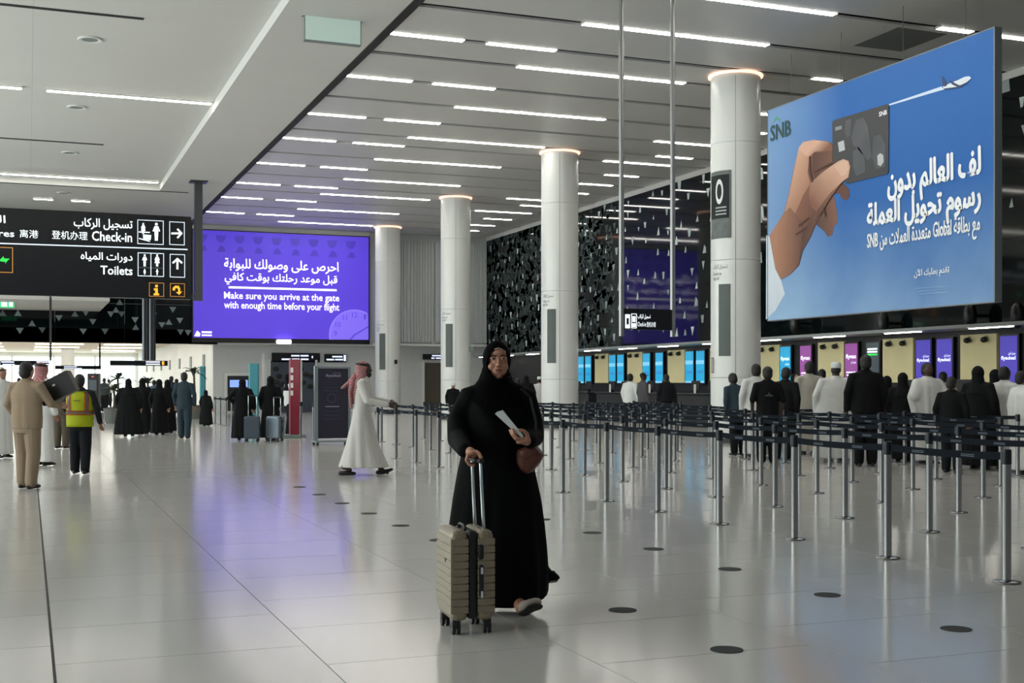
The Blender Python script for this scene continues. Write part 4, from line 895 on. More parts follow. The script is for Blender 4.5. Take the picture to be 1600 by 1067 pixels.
def person(label, D, x, top, feet=None, face=180, outfit='thobe', cover='hair', skin='mid', col=None, col2=None, wide=1.0, arms=None, stride=.0, voxel=.02, shoe=None, group=None, coverm=None, lean=(0, 0), hgt=None, robe_hem=.07, seed=0, z=0, hands=True, headturn=0, beard=False):
    P = atd(x, D); hh = hgt or (CH + (YC - top) * D / F); s = hh / 1.72
    t = thing('person', label, 'person', (P.x, P.y, z), -YAW + math.radians(face), group)
    lx, ly = lean
    def sh(p):            # lean shear above the hip
        k = max(0, p[2] - .9); return Vector((p[0] + lx * k, p[1] + ly * k, p[2])) * s
    V = lambda *p: sh(p)
    w = wide
    ar = arms or {}
    wa = .25 * (.45 + .55 * w)
    R = ar.get('R', ((-wa - .02, .03, 1.14), (-wa, -.06, .88))); Lh = ar.get('L', ((wa + .02, .03, 1.14), (wa, -.06, .88)))
    shx = .185 * (.55 + .45 * w)
    # -- body
    bm = bmn()
    hc = V(0, -.01, 1.605); ell(bm, hc, (.08 * s, .1 * s, .114 * s)); ell(bm, V(0, -.045, 1.545), (.052 * s, .055 * s, .055 * s)); ell(bm, V(0, -.106, 1.585), (.014 * s, .018 * s, .024 * s), sub=2)
    for e in (-1, 1): ell(bm, V(e * .076, 0, 1.59), (.012 * s, .022 * s, .032 * s), sub=2)
    chain(bm, [V(0, .01, 1.40), V(0, 0, 1.53)], [.07 * s, .062 * s])
    loft(bm, [(*V(0, 0, zz), rx * s, ry * s) for zz, rx, ry in ((.86, .15, .1), (.95, .16, .11), (1.1, .14, .1), (1.25, .16, .105), (1.38, .165, .1), (1.44, .1, .07))], 20)
    for e, (el_, wr) in ((-1, R), (1, Lh)):
        S0 = V(e * shx, .01, 1.405); E_ = V(*el_); W_ = V(*wr)
        chain(bm, [V(e * .12, .01, 1.40), S0, E_, W_], [.06 * s, .052 * s, .04 * s, .028 * s])
        if hands: hand(bm, W_, W_ - E_, Vector((-e * .8, -.3, .3)), r=max(.0095, voxel * .62), side=e)
        else: ell(bm, W_ + (W_ - E_).normalized() * .06, (.035, .03, .05), sub=2)
    ft = []
    for e in (-1, 1):
        fy = -e * stride; kn = V(e * .1, fy * .5 - .03, .48); an = V(e * .1, fy, .08 + (.05 if fy > .1 else 0)); ft.append((e, fy, an))
        chain(bm, [V(e * .095, 0, .9), kn, an], [.085 * s, .055 * s, .038 * s]); chain(bm, [an, an + Vector((0, -.1, -.045)) * s], [.035 * s, .03 * s])
    body = obj('body', remesh(bm, voxel * .62, 1), SKIN[skin], t, local=True)
    # -- shoes
    sm = shoe or M_black
    for e, fy, an in ft:
        bm = bmn(); tilt = .05 if (fy < -.1) else 0
        a = Vector((an.x, an.y + .05 * s, .036)); b = Vector((an.x, an.y - .05 * s, .04)); c = Vector((an.x, an.y - .165 * s, .032 + tilt))
        chain(bm, [a, b, c], [(.036, .034), (.042, .036), (.038, .026)], 14); obj('shoe', remesh(bm, .011, 1), sm, t, local=True)
    if outfit in ('thobe', 'abaya', 'ihram'):
        cm = col or {'thobe': C_white, 'abaya': C_black, 'ihram': C_white}[outfit]
        hw = {'thobe': .25, 'abaya': .29, 'ihram': .25}[outfit] * w
        bm = bmn(); hem = robe_hem; hy = .16 + abs(stride) * .8
        loft(bm, [(*V(0, -.02 * (stride > 0), hem), hw * s, hy * s), (*V(0, 0, .45), (hw * .92) * s, (.13 + hy) / 2 * s), (*V(0, 0, .9), .215 * w * s, .145 * s), (*V(0, 0, 1.1), .19 * w * s, .14 * s), (*V(0, 0, 1.28), .2 * w * s, .14 * s), (*V(0, 0, 1.40), .19 * s * (.5 + .5 * w), .11 * s), (*V(0, 0, 1.465), .1 * s, .085 * s), (*V(0, .005, 1.5), .075 * s, .075 * s)])
        for e, (el_, wr) in ((-1, R), (1, Lh)):
            chain(bm, [V(e * .1, .01, 1.40), V(e * shx, .01, 1.40), V(*el_), V(*wr)], [.075 * s, .078 * s, (.072 if outfit != 'thobe' else .062) * s, (.07 if outfit != 'thobe' else .05) * s])
        g = obj('robe', remesh(bm, voxel, 3, folds(7 + seed % 3, .06, hem * s, 1.1 * s, seed)), cm, t, local=True)
        if outfit == 'ihram':
            bm = bmn(); loft(bm, [(*V(.0, 0, .82), .25 * w * s, .17 * s), (*V(0, 0, 1.1), .27 * w * s, .18 * s), (*V(0, 0, 1.33), .25 * w * s, .16 * s), (*V(0, 0, 1.44), .16 * w * s, .12 * s), (*V(0, 0, 1.475), .08 * s, .075 * s)])
            chain(bm, [V(-.2, .0, 1.36), V(-.27, -.05, 1.15)], [.1 * s, .1 * s]); chain(bm, [V(.2, .0, 1.36), V(.28, -.08, 1.18)], [.1 * s, .1 * s])
            obj('shoulder_cloth', remesh(bm, voxel, 2, folds(9, .07, .8 * s, 1.6 * s, seed + 2)), cm, t, local=True)
    else:
        cm = col or C_grey; cp_ = col2 or C_dkpant
        bm = bmn(); loft(bm, [(*V(0, 0, .82), .185 * w * s, .135 * s), (*V(0, 0, .95), .19 * w * s, .14 * s), (*V(0, 0, 1.15), .185 * w * s, .135 * s), (*V(0, 0, 1.3), .2 * w * s, .135 * s), (*V(0, 0, 1.405), .185 * s, .105 * s), (*V(0, 0, 1.47), .095 * s, .082 * s), (*V(0, .005, 1.5), .075 * s, .075 * s)])
        for e, (el_, wr) in ((-1, R), (1, Lh)):
            wrs = V(*wr) if outfit != 'tee' else V(*[a + (b - a) * .1 for a, b in zip(el_, wr)])
            chain(bm, [V(e * .1, .01, 1.40), V(e * shx, .01, 1.40), V(*el_), wrs], [.07 * s, .072 * s, .057 * s, .048 * s])
        obj('shirt', remesh(bm, voxel, 2, folds(6, .03, .8 * s, 1.5 * s, seed)), cm, t, local=True)
        bm = bmn(); loft(bm, [(*V(0, 0, .76), .165 * w * s, .125 * s), (*V(0, 0, .9), .175 * w * s, .13 * s), (*V(0, 0, .98), .165 * w * s, .12 * s)])
        for e, fy, an in ft: chain(bm, [V(e * .09, 0, .86), V(e * .1, fy * .5 - .03, .48), V(e * .1, fy, .09 + (.05 if fy > .1 else 0))], [.115 * s, .095 * s, .08 * s])
        obj('trousers', remesh(bm, voxel, 2, folds(8, .04, 0, .8 * s, seed)), cp_, t, local=True)
    # -- head covering
    if cover == 'hair':
        bm = bmn(); ell(bm, V(0, .018, 1.632), (.09 * s, .104 * s, .1 * s)); ell(bm, V(0, .045, 1.58), (.083 * s, .078 * s, .09 * s)); obj('hair', remesh(bm, .012, 1), coverm or M_hair, t, local=True)
    elif cover == 'cap':
        bm = bmn(); ell(bm, V(0, .01, 1.645), (.088 * s, .1 * s, .085 * s)); chain(bm, [V(0, -.07, 1.655), V(0, -.17, 1.64)], [(.07 * s, .012 * s), (.06 * s, .008 * s)]); obj('cap', remesh(bm, .012, 1), coverm or M_hair, t, local=True)
    elif cover == 'kufi':
        bm = bmn(); loft(bm, [(*V(0, .01, 1.63), .086 * s, .1 * s), (*V(0, .01, 1.70), .086 * s, .1 * s), (*V(0, .01, 1.735), .07 * s, .082 * s)]); obj('skull_cap', remesh(bm, .012, 1), coverm or C_shirtw, t, local=True)
        bm = bmn(); ell(bm, V(0, .03, 1.60), (.08 * s, .08 * s, .08 * s)); obj('hair', remesh(bm, .014, 1), M_hair, t, local=True)
    elif cover == 'hijab':
        bm = bmn(); ell(bm, V(0, .022, 1.615), (.1 * s, .112 * s, .125 * s)); loft(bm, [(*V(0, .02, 1.25), .2 * s, .14 * s), (*V(0, .01, 1.36), .185 * s, .125 * s), (*V(0, .015, 1.45), .115 * s, .1 * s), (*V(0, .025, 1.55), .095 * s, .095 * s)])
        obj('head_scarf', remesh(bm, voxel * .8, 3, folds(8, .04, 1.2 * s, 1.6 * s, seed)), coverm or C_black, t, local=True)
    elif cover == 'shemagh':
        bm = bmn(); ell(bm, V(0, .025, 1.62), (.1 * s, .112 * s, .115 * s)); loft(bm, [(*V(0, .10, 1.08), .11 * s, .05 * s), (*V(0, .1, 1.25), .15 * s, .075 * s), (*V(0, .06, 1.42), .16 * s, .1 * s), (*V(0, .035, 1.52), .105 * s, .095 * s), (*V(0, .03, 1.6), .095 * s, .1 * s)])
        c = obj('head_cloth', remesh(bm, voxel * .7, 2, folds(6, .08, 1.0 * s, 1.6 * s, seed)), coverm or C_shem, t, local=True)
        bm = bmn(); n = 20
        for dz in (0, .016):
            ring = [V(.094 * math.cos(2*math.pi*k/n), .022 + .108 * math.sin(2*math.pi*k/n), 1.668 + dz + .012 * math.sin(2*math.pi*k/n)) for k in range(n + 1)]; chain(bm, ring, [.011 * s] * (n + 1), 6)
        obj('head_band', bm, M_black, c, local=True, smooth=True)
    if beard:
        bm = bmn(); ell(bm, V(0, -.07, 1.525), (.05 * s, .05 * s, .05 * s)); obj('beard', remesh(bm, .01, 1), M_hair, t, local=True)
    return t
# ---------------- the walking person in the white robe
tm = person('person in white robe and red checked headcloth striding past the barriers', 19.2, 566, 565, face=90, outfit='thobe', cover='shemagh', skin='dark', col=cloth('cloth_thobe', '#c3c1bc'), stride=.27, voxel=.011, beard=True, robe_hem=.12, lean=(0, -.04), arms={'L': ((.2, -.12, 1.14), (.16, -.36, 1.1)), 'R': ((-.22, -.1, 1.13), (-.18, -.38, 1.07))}, seed=1)
tn = person('person in tan shirt and trousers seen from behind, holding a black box', 16.7, 42, 566, face=165, outfit='shirt', cover='hair', skin='light', col=C_tan, col2=C_tan, wide=1.2, voxel=.012, stride=.05, arms={'L': ((.29, .03, 1.15), (.25, -.15, .95)), 'R': ((-.32, -.08, 1.15), (-.3, -.3, 1.13))}, shoe=mat('shoe_brown', '#2b2320', .6))
s = (CH + (YC - 565) * 19.2 / F) / 1.72
bm = bmn(); chain(bm, [Vector((-.02, .1, 1.5)) * s, Vector((-.03, .19, 1.4)) * s, Vector((-.05, .3, 1.32)) * s], [(.06, .05), (.07, .04), (.045, .02)], 12); chain(bm, [Vector((-.08, .12, 1.45)) * s, Vector((-.1, .17, 1.25)) * s, Vector((-.1, .15, 1.02)) * s], [(.06, .05), (.055, .035), (.03, .02)], 12)
obj('head_cloth_tail', remesh(bm, .01, 2), C_shem, tm, local=True)
p = atd(90, 16.95)
t = thing('flat_box', 'black flat box tilted upward in the arm of the tan-clothed person', 'box', (p.x, p.y, CH + (YC - 606) * 16.95 / F), -YAW)
mb = Matrix.Rotation(math.radians(-27), 4, 'Y')
for nm, b, m_ in (('lid', (-.26, .24, -.09, -.05, -.15, .15), mat('box_black', '#0e0e10', .5, var=.4, scale=8)), ('tray', (-.26, .24, -.05, .09, -.15, .15), mat('box_grey', '#3a3833', .6))):
    bm = rbox(*b, .006, 1); bm.transform(mb); obj(nm, bm, m_, t, local=True)
bm = rbox(-.02, .02, -.095, -.088, .03, .055, .002, 1); bm.transform(mb); obj('sticker', bm, M_white, t, local=True)
person('person in white robe and red headcloth behind the tan-clothed person', 21.4, 66, 567, face=150, outfit='thobe', cover='shemagh', skin='mid', voxel=.014, seed=2)
person('person in white robe and pale headcloth turned toward the tan-clothed person', 23.6, 2, 574, face=60, outfit='thobe', cover='shemagh', coverm=C_white, skin='mid', voxel=.016, seed=3)
person('person in brown jacket standing beyond the tilted black box', 27, 96, 583, face=170, outfit='shirt', cover='cap', col=C_brown, col2=C_brown, skin='mid', voxel=.018)
vest = person('person in yellow reflective vest over black clothes, seen from behind', 19.4, 125, 585, face=182, outfit='shirt', cover='hair', skin='mid', col=C_char, col2=C_dkpant, voxel=.012, stride=.05, wide=1.08, seed=4, arms={'R': ((-.3, .0, 1.14), (-.31, -.1, .9)), 'L': ((.27, -.04, 1.14), (.24, -.22, 1.0))})
s = (CH + (YC - 585) * 19.4 / F) / 1.72
M_hv = mat('vest_lime', '#c8d21e', .7, var=.05); M_or = mat('vest_orange', '#d8742c', .7); M_sv = mat('vest_silver', '#8a7a70', .35, metal=.3)
def vest_shell(z0, z1, k, th0=None, th1=None):
    prof = [(.80, .205, .15), (.95, .208, .153), (1.15, .204, .15), (1.3, .218, .152), (1.405, .2, .118), (1.445, .13, .09)]
    def at(z):
        for (a, rx, ry), (b, r2, r3) in zip(prof, prof[1:]):
            if a <= z <= b: u = (z - a) / (b - a); return rx + (r2 - rx) * u, ry + (r3 - ry) * u
        return prof[-1][1:]
    bm = bmn(); n = 32; rows = []; nz = max(2, int((z1 - z0) / .05) + 1); th0 = 0 if th0 is None else th0; th1 = 2 * math.pi if th1 is None else th1
    for i in range(nz + 1):
        z = z0 + (z1 - z0) * i / nz; rx, ry = at(z); rows.append([bm.verts.new(((rx * 1.08 + k) * math.cos(th0 + (th1 - th0) * j / n) * s, (ry + k) * math.sin(th0 + (th1 - th0) * j / n) * s, z * s)) for j in range(n + 1)])
    for a, b in zip(rows, rows[1:]):
        for j in range(n): bm.faces.new((a[j], a[j+1], b[j+1], b[j]))
    bmesh.ops.solidify(bm, geom=bm.faces[:], thickness=.008); return bm
vo = obj('vest', vest_shell(.82, 1.43, .006), M_hv, vest, local=True, smooth=True)
for q in ((1.02, 1.1, .012, None, None, M_or), (1.04, 1.08, .018, None, None, M_sv)): obj('vest_stripe', vest_shell(q[0], q[1], q[2], q[3], q[4]), q[5], vo, local=True, smooth=True)
for c in (math.pi / 2 - .72, math.pi / 2 + .72):
    obj('vest_stripe', vest_shell(1.06, 1.42, .011, c - .22, c + .22), M_or, vo, local=True, smooth=True); obj('vest_stripe', vest_shell(1.06, 1.42, .017, c - .12, c + .12), M_sv, vo, local=True, smooth=True)
lgp = obj('vest_logo', prism(bmn(), [Vector((a * s, .185 * s, b * s)) for a, b in ((-.06, 1.265), (.06, 1.265), (.06, 1.275), (-.06, 1.275))], Vector((0, -.01, 0))), M_black, vo, local=True)
# ---------------- people further along the concourse
person('stout person in black robe, one of a pair beneath the black hanging sign', 33, 201, 592, face=185, outfit='abaya', cover='hijab', skin='light', wide=1.5, voxel=.022, seed=1)
person('person in black robe and cap leaning to the stout person in black', 34.6, 223, 591.5, face=172, outfit='abaya', cover='hijab', skin='light', wide=1.1, voxel=.022, seed=2, arms={'R': ((-.3, -.05, 1.2), (-.2, -.2, 1.25))})
person('person in black robe next to the grey uniformed person', 34, 249, 593, face=180, outfit='abaya', cover='hijab', skin='light', wide=1.0, voxel=.022, seed=3)
person('slim person in black robe almost touching the grey uniformed person', 35.6, 262, 593.5, face=176, outfit='abaya', cover='hijab', skin='light', wide=1.05, voxel=.022, seed=4)
person('person in grey uniform walking away beside the black-robed group', 31.9, 288, 582, face=180, outfit='shirt', cover='hair', skin='mid', col=C_slate, col2=C_slate, voxel=.018, stride=.08, seed=5)
t = person('person in black robe hunched over a trolley beyond the grey uniformed person', 41.5, 322, 610, face=160, outfit='abaya', cover='hijab', skin='light', wide=1.3, voxel=.022, hgt=1.2, seed=6)
person('person in dark shirt far off beyond the black-robed pair', 52, 268, 588, face=180, outfit='shirt', cover='hair', col=C_slate, voxel=.03, seed=7); person('person in pale shirt far off past the grey uniformed person', 55, 276, 592, face=180, outfit='shirt', cover='hair', col=C_shirtw, voxel=.03, seed=8); person('person in blue shirt far off between the black robes', 50, 241, 594, face=180, outfit='shirt', cover='hair', col=cloth('cloth_blue', '#4a6076'), col2=cloth('cloth_jeans', '#3f566b'), voxel=.03, seed=9)
person('person in black robe holding the slate blue suitcase, one arm akimbo', 30.8, 379, 592, face=183, outfit='abaya', cover='hijab', skin='light', wide=1.12, voxel=.02, seed=3, arms={'L': ((.38, .05, 1.18), (.22, -.04, 1.05)), 'R': ((-.3, 0, 1.15), (-.3, -.1, .92))})
person('person in black robe holding the silver grey suitcase', 31, 423, 588, face=177, outfit='abaya', cover='hijab', skin='light', wide=1.05, voxel=.02, seed=5, arms={'R': ((-.29, 0, 1.15), (-.22, -.1, .95))})
person('person in white top and dark trousers behind the red pylon', 33.8, 452, 584, face=120, outfit='shirt', cover='hijab', col=C_shirtw, col2=C_dkpant, skin='light', voxel=.022, stride=.08, shoe=C_shirtw, seed=2)
for i, (x, D, lab, c1) in enumerate(((30, 60, 'person in dark clothes far down the bright concourse beyond the tan-clothed person', C_char), (110, 66, 'person in brown clothes far down the bright concourse', C_brown), (163, 62, 'person in grey clothes beyond the low potted palm', C_grey), (170, 75, 'person in white shirt deep in the bright concourse', C_shirtw))):
    person(lab, D, x, 0, face=180, outfit='shirt', cover='hair', col=c1, voxel=.035, seed=i, hgt=1.7, hands=False)
# ---------------- queue before the desks
Q = [
 ('young person in dark grey bending beside the thick column', 24.3, 1154, 583, 'shirt', 'hair', C_slate, C_dkpant, 1.0, 200, 'dark'),
 ('person in long white robe next to the one in black T-shirt with emblem', 23.6, 1181, 569, 'thobe', 'hair', C_white, None, 1.0, 185, 'dark'),
 ('person in black T-shirt with a faint emblem on the back', 22.2, 1199, 573, 'tee', 'hair', C_black, C_black, 1.02, 180, 'dark'),
 ('person in black top stooping over a pale bag', 22.9, 1222, 574, 'shirt', 'hair', C_black, C_dkpant, 1.1, 150, 'dark'),
 ('person in black scarf and white sleeve beyond the off-white tunic', 26.5, 1243, 584, 'shirt', 'hijab', C_shirtw, C_dkpant, 1.0, 20, 'mid'),
 ('person in off-white tunic beside the one in white skull cap', 24.2, 1264, 565, 'thobe', 'hair', C_off, None, 1.05, 186, 'dark'),
 ('dark-haired person behind the white skull cap and off-white tunic', 28.2, 1284, 577, 'shirt', 'hair', C_black, C_dkpant, 1.0, 180, 'dark'),
 ('large person in white robe and white skull cap seen from behind', 23, 1306, 567, 'thobe', 'kufi', C_white, None, 1.65, 180, 'dark'),
 ('tall person in black suit seen from behind in the queue', 21.2, 1352, 555, 'shirt', 'hair', C_black, C_black, 1.15, 180, 'dark'),
 ('small person in black robe beside the tall one in black suit', 23.3, 1385, 588, 'abaya', 'hijab', C_black, None, 1.0, 190, 'mid'),
 ('person in black robe just before the white-draped person', 22.3, 1411, 583, 'abaya', 'hijab', C_black, None, 1.1, 150, 'mid'),
 ('person draped in white cloth facing the barriers', 21.8, 1449, 567, 'ihram', 'hair', C_white, None, 1.15, 15, 'dark'),
 ('person in white partly hidden behind the white-draped one', 25.5, 1473, 581, 'ihram', 'hair', C_white, None, 1.0, 180, 'mid'),
 ('short person in dark clothes beside the white-draped one', 19.9, 1487, 589, 'shirt', 'hair', C_black, C_dkpant, 1.1, 140, 'mid'),
 ('broad person in black robe in front of the cream panel', 20.4, 1529, 573, 'abaya', 'hijab', C_black, None, 1.25, 130, 'mid'),
 ('person in black robe next to the white-shirted one', 22.5, 1556, 578, 'abaya', 'hijab', C_black, None, 1.05, 120, 'mid'),
 ('person in long white shirt turned toward the desks', 20.9, 1570, 573, 'thobe', 'hair', C_white, None, 1.0, 120, 'dark'),
 ('person draped in white at the end of the queue', 19.4, 1597, 580, 'ihram', 'hair', C_white, None, 1.15, 100, 'mid'),
 ('person in pale shirt standing at a check-in desk', 37.5, 985, 584, 'shirt', 'hair', C_shirtw, C_dkpant, 1.1, 140, 'dark'),
 ('person in grey shirt and dark cap at a check-in desk', 36.8, 1005, 582.5, 'shirt', 'cap', cloth('cloth_mauve', '#4a484c'), C_dkpant, 1.2, 110, 'dark'),
 ('person in dark patterned top at a check-in desk', 40, 1041, 585, 'shirt', 'hair', C_char, C_dkpant, 1.2, 200, 'mid'),
 ('person in dark jacket and pale cap far beyond the barriers', 44, 708, 598, 'shirt', 'cap', C_black, C_dkpant, 1.2, 180, 'mid'),
 ('tall dark-robed person beyond the walking traveller by the desks', 42, 822, 587, 'abaya', 'hijab', C_black, None, 1.1, 180, 'mid'),
 ('dark-haired person beside the tall dark-robed one', 44, 809, 591, 'shirt', 'hair', C_black, C_dkpant, 1.0, 180, 'mid'),
 ('person in pale robe and white cap half hidden by a column', 43.5, 843, 589, 'thobe', 'kufi', C_white, None, 1.2, 180, 'mid'),
 ('dark-haired person close behind the shoulder of the traveller', 43, 799, 588, 'shirt', 'hair', C_char, C_dkpant, 1.0, 180, 'mid'),
]
for i, (lab, D, x, top, of, cv, c1, c2, wd, fc, sk) in enumerate(Q):
    P = atd(x, D)
    for X in XR:        # keep clear of the barrier rows
        if abs(P.x - X) < .42 and D < 32: 
            tgt = X + math.copysign(.46, P.x - X); k = tgt / P.x; D *= k; break
    tq = person(lab, D, x, top, face=fc, outfit=of, cover=cv, skin=sk, col=c1, col2=c2, wide=wd, voxel=.02 if D < 30 else .028, seed=i, hands=D < 30, coverm=C_shirtw if 'pale cap' in lab else None, lean=(0, -.35) if 'bending' in lab or 'stooping' in lab else (0, 0))
    if 'emblem on' in lab:
        s = (CH + (YC - top) * D / F) / 1.72
        obj('emblem', prism(bmn(), [Vector((a * s, .15 * s, b * s)) for a, b in ((-.07, 1.2), (.07, 1.2), (.07, 1.22), (.015, 1.24), (0, 1.28), (-.015, 1.24), (-.07, 1.22))], Vector((0, -.03, 0))), mat('faint_print', '#3a4144', .7), tq, local=True)
# ================================================================== THE TRAVELLER WITH THE SUITCASE
D0 = 7.75
WP = atd(780, D0)
wo = thing('person', 'person in long black robe and black head scarf walking with a champagne suitcase', 'person', (WP.x, WP.y, 0), -YAW)
def wp(x, y, D=D0): return Vector((((x - 800) * D + 20 * D0) / F, D - D0, CH - (y - YC) * D / F))
M_face = mat('skin_face', '#b18069', .45, var=.06, scale=25); C_abaya = mat('abaya_crepe', '#040506', .85, spec=.12, var=.1, scale=7, bump=.25, bscale=22); C_hij = mat('hijab_cotton', '#030304', .9, spec=.06, var=.1, scale=9, bump=.2, bscale=30)
# ---- body: head with face, neck, torso, arms, gripping hand, holding hand, legs
G = SC.matrix_basis @ Vector((.25 / 2 - .04 - .02, 0, .075 + .515 + .385)); G = wo.matrix_basis.inverted() @ G
G = G + Vector((-.008, -.03, 0))
bm = bmn()
hc = wp(778.5, 566)
ell(bm, hc + Vector((0, .01, .012)), (.0675, .088, .098)); ell(bm, wp(779, 579) + Vector((0, -.025, 0)), (.054, .062, .056)); ell(bm, wp(779.5, 588.5) + Vector((0, -.052, 0)), (.026, .026, .02)); ell(bm, wp(778.5, 552) + Vector((0, -.03, 0)), (.056, .05, .04))
for e in (-1, 1):
    ell(bm, wp(778.5 + e * 9.5, 573.5) + Vector((0, -.052, 0)), (.026, .026, .026)); ell(bm, wp(779 + e * 8.2, 560) + Vector((0, -.068, 0)), (.021, .014, .009))
chain(bm, [wp(779, 559.5) + Vector((0, -.077, 0)), wp(779.2, 565) + Vector((0, -.088, 0)), wp(779.3, 570.3) + Vector((0, -.1, 0))], [.0075, .0085, .0125], 10)
for e in (-1, 1): ell(bm, wp(779.3 + e * 2.9, 571) + Vector((0, -.088, 0)), (.0085, .011, .0075), sub=2)
ell(bm, wp(779, 577.2) + Vector((0, -.080, 0)), (.021, .013, .0065), sub=2); ell(bm, wp(779, 580.4) + Vector((0, -.078, 0)), (.018, .013, .006), sub=2)
chain(bm, [wp(779, 610), wp(779, 585)], [.06, .05])
loft(bm, [(*wp(776, 770), .15, .1), (*wp(776, 720), .16, .11), (*wp(776, 650), .15, .1), (*wp(777, 618), .15, .09), (*wp(778, 605), .09, .07)], 20)
def limb(pts, rad): chain(bm, pts, rad, 12)
sR, eR, wR = wp(733, 622), wp(717, 682, 7.62), G + Vector((-.055, .085, .055))
limb([wp(760, 615), wp(737, 622), wp(717.5, 660, 7.72), wp(718, 685, 7.61), wR, G + Vector((-.02, .02, .05))], [.045, .04, .032, .032, .028, .026])
sL, eL, wL = wp(822, 622), wp(832, 684, 7.68), wp(826, 688, 7.45)
limb([wp(795, 615), wp(819, 622), wp(831, 660, 7.73), wp(832.5, 682, 7.64), wL], [.045, .04, .032, .032, .028])
# right hand closed on the grip
ell(bm, G + Vector((-.012, .012, .036)), (.036, .048, .026))
for k, yk in enumerate((-.038, -.013, .012, .036)):
    L_ = (1, 1.06, 1.0, .86)[k]
    chain(bm, [G + Vector((-.01, yk, .045)), G + Vector((-.038, yk - .004, .036)), G + Vector((-.046, yk - .006, .004)), G + Vector((-.028, yk - .004, -.022 * L_)), G + Vector((-.004, yk, -.026 * L_))], [.0115, .0112, .0102, .0095, .0085], 9)
chain(bm, [G + Vector((.008, .0, .05)), G + Vector((.026, -.022, .04)), G + Vector((.038, -.04, .02)), G + Vector((.036, -.052, -.002))], [.0145, .0125, .0115, .0092], 10)
# left hand under the paper: palm, four fingers reaching up-left, thumb on top
pm = wp(817, 688.5, 7.4)
ell(bm, pm, (.043, .03, .019), Matrix.Rotation(math.radians(-14), 3, 'Y')); chain(bm, [wL, wp(823, 689, 7.42), pm], [.028, .029, .024], 10)
for k, (x1, y1, x2, y2, x3, y3) in enumerate(((808,684,803,677,800.5,670.5), (806,686,800,679,796.5,672), (808.5,688,802.5,682,799.5,676), (811,690,806,685,804,680))):
    d_ = 7.36 + .014 * k; chain(bm, [wp((x1 + 816) / 2, (y1 + 688) / 2, d_ + .02), wp(x1, y1, d_), wp(x2, y2, d_ - .01), wp(x3, y3, d_)], [.0115, .0105, .0095, .008], 8)
chain(bm, [wp(825, 684, 7.38), wp(823, 677.5, 7.35), wp(817, 672.5, 7.33), wp(811, 671.5, 7.32)], [.0135, .0125, .0112, .009], 9)
# legs to the ankles
HE, TO = wp(814, 964.5, 7.42), wp(842, 945, 7.22)
limb([wp(800, 770), wp(806, 850, 7.78), wp(808, 935, 7.62), HE + Vector((0, .04, .05))], [.085, .06, .04, .036])
limb([wp(755, 770), wp(752, 860, 7.85), wp(752, 935, 8.0), wp(752, 945, 8.0)], [.085, .06, .04, .036])
body = obj('body', remesh(bm, .0042, 2), M_face, wo, local=True)
# ---- facial details
M_brow = mat('eyebrow_dark', '#2a1c16', .7); M_lip = mat('lip_rose', '#9a6155', .5); M_eyew = mat('eye_white', '#c9c0b8', .3); M_iris = mat('iris_brown', '#1c110c', .25); M_lid = mat('eyelid_shade', '#8a5c4a', .5)
for e in (-1, 1):
    c = wp(779 + e * 8.0, 561.2) + Vector((0, -.0755, 0))
    ey = obj('eye', ell(bmn(), c, (.0118, .0055, .0046), sub=3), M_eyew, wo, local=True, smooth=True); obj('iris', ell(bmn(), c + Vector((.001, -.0042, 0)), (.0064, .0024, .0052), sub=2), M_iris, ey, local=True, smooth=True)
    obj('eyelash', chain(bmn(), [c + Vector((-.0135, .0, .001)), c + Vector((-.005, -.0045, .0055)), c + Vector((.005, -.0045, .0055)), c + Vector((.0135, .0, .001))], [.0014, .0021, .0021, .0014], 6), M_brow, ey, local=True)
    a = [wp(779 + e * x, y) + Vector((0, q, 0)) for x, y, q in ((3.6, 556.8, -.084), (8, 555.4, -.081), (13.2, 557.2, -.062))]
    obj('eyebrow', chain(bmn(), a, [(.0035, .0035), (.004, .004), .002], 8), M_brow, wo, local=True, smooth=True)
    obj('nostril', ell(bmn(), wp(779.3 + e * 1.9, 572.6) + Vector((0, -.094, 0)), (.0035, .004, .002), sub=2), M_brow, wo, local=True)
lp = obj('lips', ell(ell(bmn(), wp(779, 577.4) + Vector((0, -.0845, 0)), (.0235, .0088, .0042), sub=3), wp(779, 580.2) + Vector((0, -.0835, 0)), (.0195, .0088, .0046), sub=3), M_lip, wo, local=True, smooth=True)
obj('lip_line', chain(bmn(), [wp(773.5, 578.8) + Vector((0, -.081, 0)), wp(779, 578.7) + Vector((0, -.0945, 0)), wp(784.5, 578.8) + Vector((0, -.081, 0))], [.001, .0015, .001], 6), M_brow, lp, local=True)
# ---- robe
rows = [(598, 757, 800, .075, .0), (606, 744, 812, .095, 0), (616, 733, 822, .115, 0), (640, 727, 828, .15, -.01), (665, 727, 827, .16, -.015), (690, 726, 828, .165, -.015), (712, 720, 832, .175, -.01), (740, 713.5, 837, .19, 0), (780, 706, 845.5, .21, 0), (820, 700, 851, .225, 0), (860, 696, 855, .24, .0), (900, 694.5, 857.5, .25, .0), (928, 696, 856, .25, 0), (936, 699, 853, .245, 0)]
bm = bmn()
loft(bm, [((wp(xl, y).x + wp(xr, y).x) / 2, cy, wp(0, y).z, (wp(xr, y).x - wp(xl, y).x) / 2, ry) for y, xl, xr, ry, cy in rows[::-1]], 40)
chain(bm, [wp(762, 612), wp(735, 621), wp(715.5, 660, 7.72), wp(716, 686, 7.6), G + Vector((-.06, .075, .055))], [.07, .078, .072, .068, .046], 14)
chain(bm, [wp(796, 612), wp(821, 622), wp(832, 660, 7.73), wp(834, 683, 7.64), wp(827, 689, 7.46)], [.07, .076, .068, .064, .047], 14)
